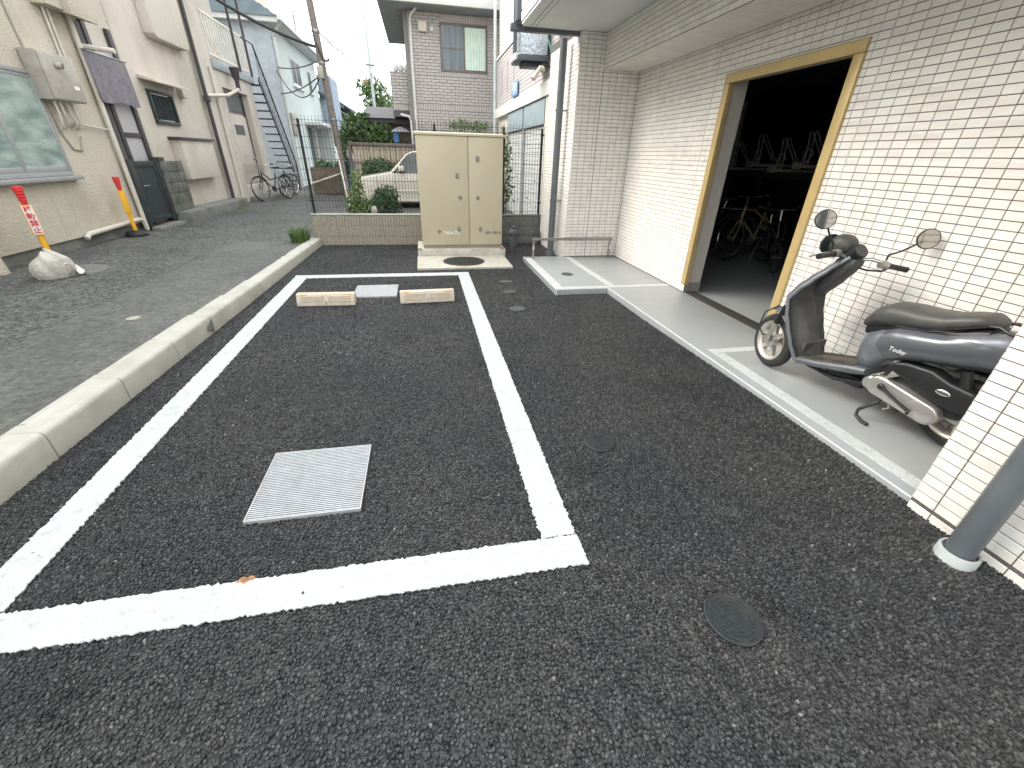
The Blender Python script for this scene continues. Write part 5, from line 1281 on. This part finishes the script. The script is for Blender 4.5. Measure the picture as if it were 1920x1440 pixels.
# ---------------------------------------------------------------- bicycles
M['bike_black'] = pm('bicycle_black', (.02, .022, .025), .3, .2, coat=.4, world_co=False)
M['bike_silver'] = pm('bicycle_silver', (.42, .42, .40), .3, .7, world_co=False)
M['bike_green'] = pm('bicycle_green', (.03, .08, .05), .35, .2, coat=.4, world_co=False)
M['bike_gold'] = pm('bicycle_champagne', (.5, .43, .28), .35, .4, world_co=False)
def bicycle(label, R, frame, group, basket=True, step=True, loc=(0, 0, 0), rz=0, lean=0, fender='sc_chrome'):
    """local frame: +y forward, wheels in the y-z plane"""
    b = thing('bicycle', label, 'bicycle', group=group)
    wb = R*2+.38; fm = M[frame]
    for nm, y in (('front_wheel', wb/2), ('rear_wheel', -wb/2)):
        w = thing(nm); w.parent = b; w.location = (0, y, R)
        k = 36
        MB().tube([(0, y+R*.955*math.cos(2*math.pi*i/k), R+R*.955*math.sin(2*math.pi*i/k)) for i in range(k)], R*.05, 8, closed=True).build('tyre', M['tyre'], w)
        MB().tube([(0, y+R*.885*math.cos(2*math.pi*i/k), R+R*.885*math.sin(2*math.pi*i/k)) for i in range(k)], R*.032, 6, closed=True).build('rim', M['sc_chrome'], w)
        mb = MB()
        for i in range(18):
            a = 2*math.pi*i/18; mb.tube([(.025*(-1)**i, y, R), (0, y+R*.88*math.cos(a), R+R*.88*math.sin(a))], .0016, 4)
        mb.build('spokes', M['sc_chrome'], w)
        MB().tube([(-.05, y, R), (.05, y, R)], .018, 8).build('hub', M['steel'], w)
        def fd(u, v, y=y, nm=nm):
            a = rad((30 if nm == 'front_wheel' else 20)+u*120); rr = R*1.06
            return ((v-.5)*.055, y+rr*math.cos(a), R+rr*math.sin(a)-.004*abs(v-.5))
        MB().grid(fd, 16, 4).build('mudguard', M[fender], w)
    bb = Vector((0, -.04, R*.92)); head = Vector((0, wb/2-.20, R+.42)); headb = Vector((0, wb/2-.15, R+.26)); st = Vector((0, -.20, R+.38)); ra = Vector((0, -wb/2, R)); fa_ = Vector((0, wb/2, R))
    T('down_tube', fm, b, [headb, headb.lerp(bb, .5)+Vector((0, -.05, -.05 if step else 0)), bb], .019, 10)
    T('top_tube', fm, b, [head, head.lerp(st, .5)+Vector((0, 0, -.18 if step else 0)), st+Vector((0, 0, -.12))], .016, 10)
    T('seat_tube', fm, b, [bb, st], .017, 10); T('head_tube', fm, b, [headb+Vector((0, .01, -.03)), head+Vector((0, -.01, .04))], .021, 10)
    for s in (-1, 1):
        T('chain_stay', fm, b, [bb+Vector((s*.03, 0, 0)), ra+Vector((s*.05, 0, 0))], .011, 8)
        T('seat_stay', fm, b, [st+Vector((s*.02, 0, -.08)), ra+Vector((s*.05, 0, 0))], .010, 8)
        T('fork_blade', fm, b, [headb+Vector((s*.03, .02, -.02)), headb.lerp(fa_, .6)+Vector((s*.05, -.005, 0)), fa_+Vector((s*.05, 0, 0))], .012, 8)
    T('seat_post', M['steel'], b, [st, st+Vector((0, -.03, .12))], .013, 8)
    MB().loft([sup(y, w, z0, z1, 14) for y, z0, z1, w in ((-.36, R+.52, R+.55, .04), (-.33, R+.50, R+.57, .10), (-.24, R+.51, R+.56, .09), (-.13, R+.515, R+.55, .035), (-.08, R+.52, R+.545, .018))]).build('saddle', M['sc_black'], b)
    hb = head+Vector((0, -.03, .18))
    T('stem', M['steel'], b, [head, hb], .014, 8)
    T('handlebar', M['sc_chrome'], b, [(-.27, hb.y-.20, hb.z+.02), (-.25, hb.y-.08, hb.z+.03), (-.14, hb.y+.03, hb.z), (0, hb.y, hb.z), (.14, hb.y+.03, hb.z), (.25, hb.y-.08, hb.z+.03), (.27, hb.y-.20, hb.z+.02)], .011, 8)
    for s in (-1, 1): T('grip', M['sc_black'], b, [(s*.268, hb.y-.10, hb.z+.027), (s*.271, hb.y-.21, hb.z+.02)], .017, 8)
    MB().lathe([(.09, -.03), (.095, -.025), (.09, -.02)], (.06, bb.y, bb.z), 'x', 20).build('chain_ring', M['steel'], b)
    for s in (-1, 1):
        T('crank', M['steel'], b, [(s*.06, bb.y, bb.z), (s*.07, bb.y+s*.14, bb.z-s*.06)], .01, 6)
        B('pedal', M['sc_black'], b, min(s*.075, s*.16), max(s*.075, s*.16), bb.y+s*.14-.035, bb.y+s*.14+.035, bb.z-s*.06-.012, bb.z-s*.06+.012)
    for s in (-1, 1): T('stand_leg', M['steel'], b, [(s*.06, -wb/2, R), (s*.10, -wb/2-.05, .01)], .009, 6)
    if basket:
        y0, y1, z0, z1 = head.y+.05, head.y+.36, head.z-.02, head.z+.22; mb = MB()
        for i in range(7):
            f = i/6; zz = z0+(z1-z0)*f; e = .03*f
            mb.tube([(-.15-e, y0-e*.3, zz), (.15+e, y0-e*.3, zz), (.15+e, y1+e, zz), (-.15-e, y1+e, zz)], .0035, 5, closed=True)
        for i in range(9):
            x = -.15+.3*i/8
            for (yy, ee) in ((y0, -.01), (y1, .03)): mb.tube([(x, yy, z0), (x*1.2, yy+ee, z1)], .003, 5)
            yv = y0+(y1-y0)*i/8
            for s in (-1, 1): mb.tube([(s*.15, yv, z0), (s*.18, yv, z1)], .003, 5)
            mb.tube([(x, y0, z0), (x, y1, z0)], .003, 5)
        mb.build('basket', M['bike_silver'], b)
    MB().box(-.06, .06, -wb/2-.22, -.24, R*2+.05, R*2+.065).build('rear_rack', M['bike_silver'], b)
    b.location = loc; b.rotation_euler = (0, rad(lean), rz); return b
go = 'bicycles parked below the black staircase'
bicycle('black bicycle with wire basket in front of the staircase', .335, 'bike_black', go, True, True, (-4.38, 15.0, RZ+.003), rad(155), 4)
bicycle('dark green bicycle half hidden behind the basket bicycle', .30, 'bike_green', go, False, True, (-4.42, 16.7, RZ+.003), rad(172), -4)
gi = 'bicycles inside the dark bicycle room'
bicycle('small black bicycle with its front wheel nearest the bicycle room door', .225, 'bike_black', gi, False, False, (5.05, 5.62, PZ+.003), rad(155), 3, 'sc_black')
bicycle('champagne framed bicycle deeper in the dark bicycle room', .33, 'bike_gold', gi, False, False, (5.25, 6.25, PZ+.003), rad(105), 4)
bicycle('bicycle with shiny mudguard at the left of the dark room', .33, 'bike_green', gi, False, True, (4.75, 6.85, PZ+.003), rad(75), -4)
bicycle('black bicycle at the right, partly behind the gold door frame', .33, 'bike_black', gi, False, True, (5.95, 5.4, PZ+.003), rad(140), 3)
# upper tier cradles of the two-storey bicycle rack
M['rack'] = pm('rack_galvanised', (.36, .36, .34), .4, .4, world_co=False)
gr_ = 'upper cradles of the bicycle rack in the dark room'
def cradle(x, y, z, label):
    r = thing('bicycle_rack', label, 'bicycle rack', (x, y, z), gr_)
    B('tray', M['rack'], r, x-.05, x+.9, y-.055, y+.055, z-.05, z-.012, .006)
    B('end_bracket', M['rack'], r, x-.09, x-.051, y-.065, y+.065, z-.06, z+.02, .006)
    for s in (-1, 1):
        T('hoop', M['rack'], r, [(x+.06, y+s*.03, z-.012), (x+.02, y+s*.04, z+.36), (x+.05, y+s*.04, z+.37), (x+.42, y+s*.03+.1, z+.03)], .009, 8)
    T('wheel_guide', M['rack'], r, [(x-.04, y-.04, z), (x-.07, y-.06, z+.10), (x-.08, y-.10, z+.16), (x-.08, y-.17, z+.17), (x-.07, y-.20, z+.12), (x-.05, y-.10, z)], .008, 8)
    return r
cradle(4.95, 6.33, 1.46, 'galvanised upper bicycle cradle, left of three in the doorway')
cradle(4.95, 5.84, 1.40, 'galvanised upper bicycle cradle, middle and lowest of three')
cradle(4.95, 5.40, 1.46, 'galvanised upper bicycle cradle, right of three in the doorway')
cradle(4.95, 6.85, 1.40, 'galvanised upper bicycle cradle beside the left door jamb')
rf = thing('rack_frame', 'dark steel frame carrying the upper bicycle cradles', 'rack frame', (5.2, 6, PZ))
for x in (5.15, 5.75): B('beam', M['iron'], rf, x-.03, x+.03, 4.9, 8.8, 1.26, 1.335)
for y in (5.0, 7.1, 8.7):
    for x in (5.15, 5.75): B('upright', M['iron'], rf, x-.025, x+.025, y-.03, y+.03, PZ, 1.259)

# ---------------------------------------------------------------- no-parking posts in the alley
M['yellow'] = pm('yellow_plastic', (.80, .42, .02), .45, var=.06, scale=6)
M['red'] = pm('red_plastic', (.62, .03, .03), .42, var=.06, scale=6)
M['sign_white'] = pm('sign_white', (.78, .74, .68), .5); M['sign_red'] = pm('sign_red_ink', (.55, .03, .05), .5)
def bollard(x, y, label, sign_rot, fancy, rz=0):
    b = thing('marker_post', label, 'marker post', group='yellow and red plastic marker posts')
    MB().lathe([(.155, 0), (.155, .035), (.13, .07), (.05, .085), (.04, .09)], n=28).build('rubber_base', M['black'], b)
    MB().lathe([(.030, .08), (.030, .70)], n=16).build('post', M['yellow'], b)
    MB().lathe([(.024, .68), (.030, .74), (.036, .80), (.04, .83), (.045, .87), (.047, .895), (.044, .90)], n=16).build('grip_top', M['red'], b)
    for i in range(4): MB().lathe([(.034+.004*i, .745+i*.035), (.037+.004*i, .752+i*.035), (.034+.004*i, .759+i*.035)], n=16).build('grip_ring', M['red'], b)
    sn = thing('sign_panel'); sn.parent = b
    MB().box(-.052, .052, -.040, .036, .36, .70).build('sleeve', M['yellow'], sn, bev=.012)
    if fancy:
        MB().box(-.045, .045, -.044, -.0405, .37, .69).build('sign_face', M['sign_white'], sn, bev=.001)
        for i, ch in enumerate('移動禁止'):
            text_mesh('lettering', ch, .078, M['sign_red'], sn, facing(0, -.0452, .648-i*.078), bold=.0015)
    b.location = (x, y, RZ+.003); b.rotation_euler = (0, 0, rz); return b
bollard(-4.62, 6.33, 'yellow post with red grip and red lettered sign behind the weight bag', 0, True, rad(38))
bollard(-4.82, 8.52, 'yellow post with red grip standing near the dark gate', 0, False, rad(110))
# sand bag over the first post's base
def bag(u, v):
    a = u*2*math.pi; zz = v
    prof = [(0, .0), (.9, .0), (1.05, .06), (1.08, .12), (.98, .19), (.75, .235), (.45, .27), (.2, .285), (0, .285)]
    k = min(int(v*8), 7); f = v*8-k; r = prof[k][0]*(1-f)+prof[k+1][0]*f; z = prof[k][1]*(1-f)+prof[k+1][1]*f
    wob = 1+.10*math.sin(3*a+1)+.05*math.sin(7*a+9*v)+.035*math.sin(13*a+17*v)+.02*math.sin(29*a-11*v)
    z *= 1+.18*math.sin(a+2.4)+.06*math.sin(5*a+6*v)
    return (.26*r*wob*math.cos(a), .20*r*wob*math.sin(a), z)
M['bag'] = pm('grey_sack', (.52, .50, .46), .6, var=.1, scale=7, bmp=.012, bscale=16, dirt=(.22, .21, .19), dscale=6, damt=.4, world_co=False)
sbg = thing('weight_bag', 'crumpled grey plastic weight bag on the base of the lettered post', 'bag')
MB().grid(bag, 64, 40).build('sack', M['bag'], sbg, ang=80)
def flap(u, v): return (.2+u*.20, -.02+(v-.5)*.2*(1-.5*u), .16-.13*u+.035*math.sin(u*7+v*4))
fb = MB().grid(flap, 16, 10); nV = len(fb.V); fb.add([(p[0], p[1], p[2]-.006) for p in fb.V[:nV]], [f[::-1] for f in fb.F[:]]); fb.build('flap', M['sign_white'], sbg, ang=80)
sbg.location = (-4.19, 5.68, RZ+.002); sbg.rotation_euler = (0, 0, rad(25)); sbg.scale = (.66, .72, .92)

# ---------------------------------------------------------------- plants
def mat_leaf(name, c0, c1):
    m, t, b = newmat(name)
    r = N(t, 'ShaderNodeAttribute', attribute_name='rnd').outputs['Fac']
    t.links.new(ramp(t, r, 0, 1, lin(c0), lin(c1)).outputs[0], b.inputs['Base Color'])
    b.inputs['Roughness'].default_value = .5
    b.inputs['Transmission Weight'].default_value = .0
    return m
M['leaf'] = mat_leaf('leaf_green', (.04, .085, .025), (.15, .25, .07))
M['leaf_light'] = mat_leaf('leaf_light_green', (.08, .14, .04), (.27, .36, .12))
M['leaf_dark'] = mat_leaf('leaf_dark_green', (.026, .065, .028), (.10, .18, .075))
M['bark'] = pm('bark', (.10, .08, .06), .9, var=.3, scale=20)
def foliage(name, blobs, n, size, mat, parent=None, up=.3, loc=None, asp=.5):
    Vs = []
    tot = sum(b[3]*b[4]*b[5] for b in blobs)
    P = []
    for (x, y, z, a, b_, c_) in blobs:
        k = max(8, int(n*(a*b_*c_)/tot)); v = rng.normal(size=(k, 3)); v /= np.linalg.norm(v, axis=1)[:, None]
        r = rng.uniform(.25, 1.08, k)[:, None]**.55; P.append(np.array([x, y, z])+v*r*np.array([a, b_, c_]))
    P = np.concatenate(P); k = len(P)
    d = rng.normal(size=(k, 3)); d[:, 2] += up; d /= np.linalg.norm(d, axis=1)[:, None]
    s = rng.normal(size=(k, 3)); s = np.cross(d, s); s /= np.linalg.norm(s, axis=1)[:, None]; nn = np.cross(d, s)
    L = size*rng.uniform(.6, 1.3, k)[:, None]; Wd = L*asp*.5
    tip = P+d*L-nn*L*.25; mid = P+d*L*.5
    V = np.stack([P, mid+s*Wd, tip, mid-s*Wd], 1).reshape(-1, 3)
    off = np.array(wloc(parent) if parent is not None else (loc or (0, 0, 0)))
    me = bpy.data.meshes.new(name); me.from_pydata((V-off).tolist(), [], [f for i in range(k) for f in ((4*i, 4*i+1, 4*i+2), (4*i, 4*i+2, 4*i+3))])
    at = me.attributes.new('rnd', 'FLOAT', 'POINT'); at.data.foreach_set('value', np.repeat(rng.random(k), 4).astype(np.float32))
    me.materials.append(M[mat]); o = bpy.data.objects.new(name, me); C.objects.link(o)
    if parent is not None: o.parent = parent
    elif loc: o.location = loc
    return o
def plant(name, label, cat, base, blobs, n, size, mat, stems=4, group=None, r=.012, asp=.5):
    p = thing(name, label, cat, base, group)
    bl = [(base[0]+b[0], base[1]+b[1], base[2]+b[2], b[3], b[4], b[5]) for b in blobs]
    foliage('foliage', bl, n, size, mat, p, asp=asp)
    for i in range(stems):
        b = bl[i % len(bl)]; T('stem', M['bark'], p, [base, (base[0]*.6+b[0]*.4+random.uniform(-.05, .05), base[1]*.6+b[1]*.4, base[2]*.5+b[2]*.5), (b[0], b[1], b[2])], [r, r*.8, r*.4], 6)
    return p
plant('bush', 'pale flowering bush behind the block wall, by the leaning pole', 'bush', (-1.15, 8.62, .1), [(-.02, 0, .55, .16, .15, .3), (.0, 0, .9, .1, .1, .2), (.1, 0, .35, .22, .18, .25), (-.12, 0, .45, .12, .1, .2)], 1500, .065, 'leaf_light', group='bushes behind the block wall')
plant('bush', 'dark green bush behind the block wall, beside the cabinet', 'bush', (-.72, 8.68, .1), [(0, 0, .5, .24, .2, .25), (.08, 0, .66, .2, .18, .16), (-.15, 0, .38, .2, .18, .22), (.16, 0, .42, .16, .16, .25)], 2600, .055, 'leaf_dark', group='bushes behind the block wall')
MB().ball((-.88, 8.45, .52), (.06, .06, .09), 9, 6).build('garden_rock', M['slab'], loc=(-.88, 8.45, .5)); tag(bpy.context.scene.objects['garden_rock'], 'small tan rock between the two bushes behind the wall', 'rock')
plant('shrub', 'low dark shrub before the beige boarded fence', 'shrub', (-1.25, 14.7, .1), [(0, 0, .9, .45, .3, .3), (.3, 0, .8, .3, .25, .3), (-.3, 0, .75, .25, .25, .3)], 1700, .09, 'leaf_dark')
tr = plant('tree', 'leafy green tree above the boarded fence beside the brown pole', 'tree', (-1.95, 16.6, .1), [(0, 0, 1.95, .5, .45, .36), (.55, .1, 1.9, .5, .4, .34), (-.3, 0, 1.65, .36, .35, .3), (.4, 0, 1.65, .5, .4, .28), (.15, 0, 2.25, .3, .3, .2), (.95, 0, 1.85, .28, .3, .26)], 1900, .19, 'leaf', stems=5, r=.05)
plant('climbing_plant', 'climbing leafy plant between the cabinet and the shutters', 'plant', (1.50, 8.42, .1), [(-.02, 0, 1.55, .1, .08, .12), (.03, 0, 1.15, .11, .08, .22), (.04, 0, .75, .12, .08, .22), (.02, 0, 1.4, .09, .08, .2)], 230, .085, 'leaf', stems=3)
plant('hedge_plant', 'wispy plant tops showing just above the cabinet roof', 'plant', (.85, 9.2, .1), [(0, 0, 1.82, .35, .12, .10), (.3, 0, 1.80, .25, .12, .09)], 240, .06, 'leaf', stems=6)
plant('planter_plants', 'plants growing in the brown planter trough', 'plant', (-3.2, 17.45, .75), [(-.2, 0, .25, .25, .15, .2), (.2, 0, .2, .25, .15, .16)], 500, .09, 'leaf')
plant('creeper', 'creeper climbing at the foot of the brown pole', 'plant', (-2.45, 15.9, .1), [(0, 0, 1.2, .16, .16, .5), (0, 0, .7, .14, .14, .3)], 700, .09, 'leaf_dark')
for (x, y, z, s, lab) in ((-2.2, 33, 4.2, 1.3, 'round green tree far down the alley behind the steel pole'), (-1.0, 36, 3.4, 1.6, 'darker green tree far down the alley near the brick balcony'), (-3.2, 44, 4.6, 1.6, 'tallest green tree far at the end of the alley')):
    t_ = thing('tree', lab, 'tree', (x, y, RZ), 'trees at the end of the alley')
    T('trunk', M['bark'], t_, [(x, y, 0), (x+.1, y, z*.5), (x, y, z)], [.16, .12, .05], 8)
    foliage('crown', [(x+random.uniform(-.8, .8)*s, y+random.uniform(-.4, .4), z+random.uniform(-.9, .7)*s, s*.5, s*.5, s*.42) for _ in range(7)], 1500, .28, 'leaf', t_)
# grass tuft at the kerb end
tf = thing('grass_tuft', 'green grass tuft at the wall corner and kerb end', 'grass tuft', (-2.06, 7.9, RZ))
def blades(name, cx, cy, cz, n, h, spread, mat, parent):
    k = n; a = rng.uniform(0, 6.28, k); r = spread*np.sqrt(rng.random(k)); bx = cx+r*.5*np.cos(a); by = cy+r*np.sin(a)*.9
    L = h*rng.uniform(.5, 1.1, k); a2 = rng.uniform(0, 6.28, k); bend = rng.uniform(.2, .7, k)*L; w = .0045
    V = []; F = []
    for i in range(k):
        dx, dy = math.cos(a2[i]), math.sin(a2[i]); b0 = len(V)
        for f in (0, .5, .85, 1):
            x = bx[i]+dx*bend[i]*f*f; y = by[i]+dy*bend[i]*f*f; z = cz+L[i]*f*(1-.3*f); ww = w*(1-f*.9)
            V += [(x-dy*ww, y+dx*ww, z), (x+dy*ww, y-dx*ww, z)]
        for q in range(3): F.append((b0+2*q, b0+2*q+1, b0+2*q+3, b0+2*q+2))
    off = wloc(parent); me = bpy.data.meshes.new(name); me.from_pydata([(v[0]-off.x, v[1]-off.y, v[2]-off.z) for v in V], [], F)
    at = me.attributes.new('rnd', 'FLOAT', 'POINT'); at.data.foreach_set('value', np.repeat(rng.random(k), 8).astype(np.float32))
    me.materials.append(M[mat]); o = bpy.data.objects.new(name, me); C.objects.link(o); o.parent = parent; return o
blades('grass_blades', -2.08, 7.9, RZ, 620, .34, .27, 'leaf', tf)
for (x, y, n, lab) in ((-4.6, 11.4, 60, 'thin weeds along the concrete step of the greige house'), (-4.55, 12.5, 70, 'weeds at the far end of the greige house step'), (-4.3, 16.6, 120, 'weeds under the parked bicycles')):
    w = thing('weeds', lab, 'weeds', (x, y, RZ)); blades('weed_blades', x, y, RZ, n, .10, .28, 'leaf_light', w)

# ---------------------------------------------------------------- white car behind the fence, nose to the left
M['car_white'] = pm('car_cream_white', (.66, .62, .52), .25, var=.03, scale=3, coat=.6)
M['car_glass'] = pm('car_glass', (.03, .04, .035), .05, var=.4, scale=4, rvar=.02, spec=.7)
M['car_trim'] = pm('car_trim', (.035, .035, .037), .5)
car = thing('car', 'cream white hatchback car with nose left, behind the mesh fence', 'car', (0, 13.6, RZ))
cy0, cy1 = 12.92, 14.42
LOW = [(-1.74, .42), (-1.78, .60), (-1.74, .78), (-1.62, .86), (-1.2, .93), (-.86, .985), (-.4, 1.0), (.6, 1.0), (1.5, .99), (1.64, .9), (1.68, .5), (1.62, .30), (1.42, .26), (1.36, .46), (1.2, .58), (1.0, .58), (.84, .46), (.78, .26), (-.72, .26), (-.78, .46), (-.94, .58), (-1.14, .58), (-1.30, .46), (-1.36, .28), (-1.66, .30)]
cb_ = MB().prism(LOW, 'y', cy0, cy1).build('body', M['car_white'], car, bev=.045, seg=3, ang=50)
def gh_ring(y, inset): return [(-.86+inset*.3, y, .98), (-.42+inset, y, 1.42), (-.25+inset, y, 1.50), (.0+inset, y, 1.535), (1.2-inset, y, 1.525), (1.45-inset, y, 1.42), (1.58-inset*.3, y, .98)]
MB().loft([[(p[0], cy0+.04+(p[2]-.98)*.30, p[2]) for p in gh_ring(0, .03)], [(p[0], cy1-.04-(p[2]-.98)*.30, p[2]) for p in gh_ring(0, .03)]]).build('cabin', M['car_white'], car, bev=.03, seg=2, ang=50)
def win_side(name, poly):
    MB().add([(x, cy0+.028+(z-.98)*.30, z) for x, z in poly]+[(x, cy0+.05+(z-.98)*.30, z) for x, z in poly], [tuple(range(len(poly)))]+[tuple(range(len(poly), 2*len(poly)))]+[(i, (i+1) % len(poly), len(poly)+(i+1) % len(poly), len(poly)+i) for i in range(len(poly))]).build(name, M['car_glass'], car)
win_side('side_window', [(-.68, 1.02), (-.33, 1.39), (-.2, 1.44), (.42, 1.46), (.42, 1.02)])
win_side('side_window', [(.50, 1.02), (.50, 1.46), (1.1, 1.45), (1.36, 1.02)])
T('window_trim', M['car_trim'], car, [(-.72, cy0+.02, 1.0), (-.34, cy0+.14, 1.41), (-.2, cy0+.155, 1.465), (.42, cy0+.165, 1.485)], .014, 6)
B('belt_trim', M['car_trim'], car, -.76, 1.5, cy0-.006, cy0+.02, .985, 1.005)
def ws(u, v): return (-.845+.42*v-.0+.015*math.sin(v*3), cy0+.06+.12*v+u*(cy1-cy0-.12-.24*v), .995+.42*v)
MB().grid(ws, 6, 6).xf(Matrix.Translation((-.02, 0, .012))).build('windscreen', M['car_glass'], car)
mr = MB().box(-.60, -.44, cy0-.16, cy0-.02, 1.03, 1.16).build('door_mirror', M['car_white'], car, bev=.03)
B('mirror_foot', M['car_trim'], mr, -.56, -.5, cy0-.05, cy0+.03, 1.0, 1.035)
B('side_moulding', M['car_white'], car, -.70, .78, cy0-.018, cy0-.001, .50, .56, .006)
B('sill', M['car_white'], car, -.70, .76, cy0-.012, cy0+.02, .27, .32, .006)
B('crease', M['car_trim'], car, -1.5, 1.5, cy0-.0015, cy0+.004, .775, .782)
B('door_seam', M['car_trim'], car, -.72, -.712, cy0-.0015, cy0+.004, .33, .98); B('door_seam', M['car_trim'], car, .46, .468, cy0-.0015, cy0+.004, .33, .98)
B('door_handle', M['car_trim'], car, .28, .42, cy0-.02, cy0+.0, .84, .87, .006)
B('headlight', M['mirror'], car, -1.765, -1.6, cy0-.003, cy0+.3, .68, .80, .02); B('indicator', M['orange'], car, -1.70, -1.58, cy0-.004, cy0+.05, .60, .66, .01)
B('front_bumper', M['car_white'], car, -1.84, -1.40, cy0-.012, cy1+.012, .36, .56, .04)
for x in (-1.04, 1.10):
    for (y, s) in ((cy0+.10, -1), (cy1-.10, 1)):
        w = thing('wheel'); w.parent = car; w.location = Vector((x, y, .37))-wloc(car)
        MB().lathe([(.15, -.08), (.24, -.085), (.262, -.06), (.265, 0), (.262, .06), (.24, .085), (.15, .08)], (x, y, .367), 'y', 28).build('tyre', M['tyre'], w)
        MB().lathe([(.165, s*.07), (.16, s*.088), (.05, s*.075), (.02, s*.09)], (x, y, .367), 'y', 20).build('rim', M['sc_rim'], w)
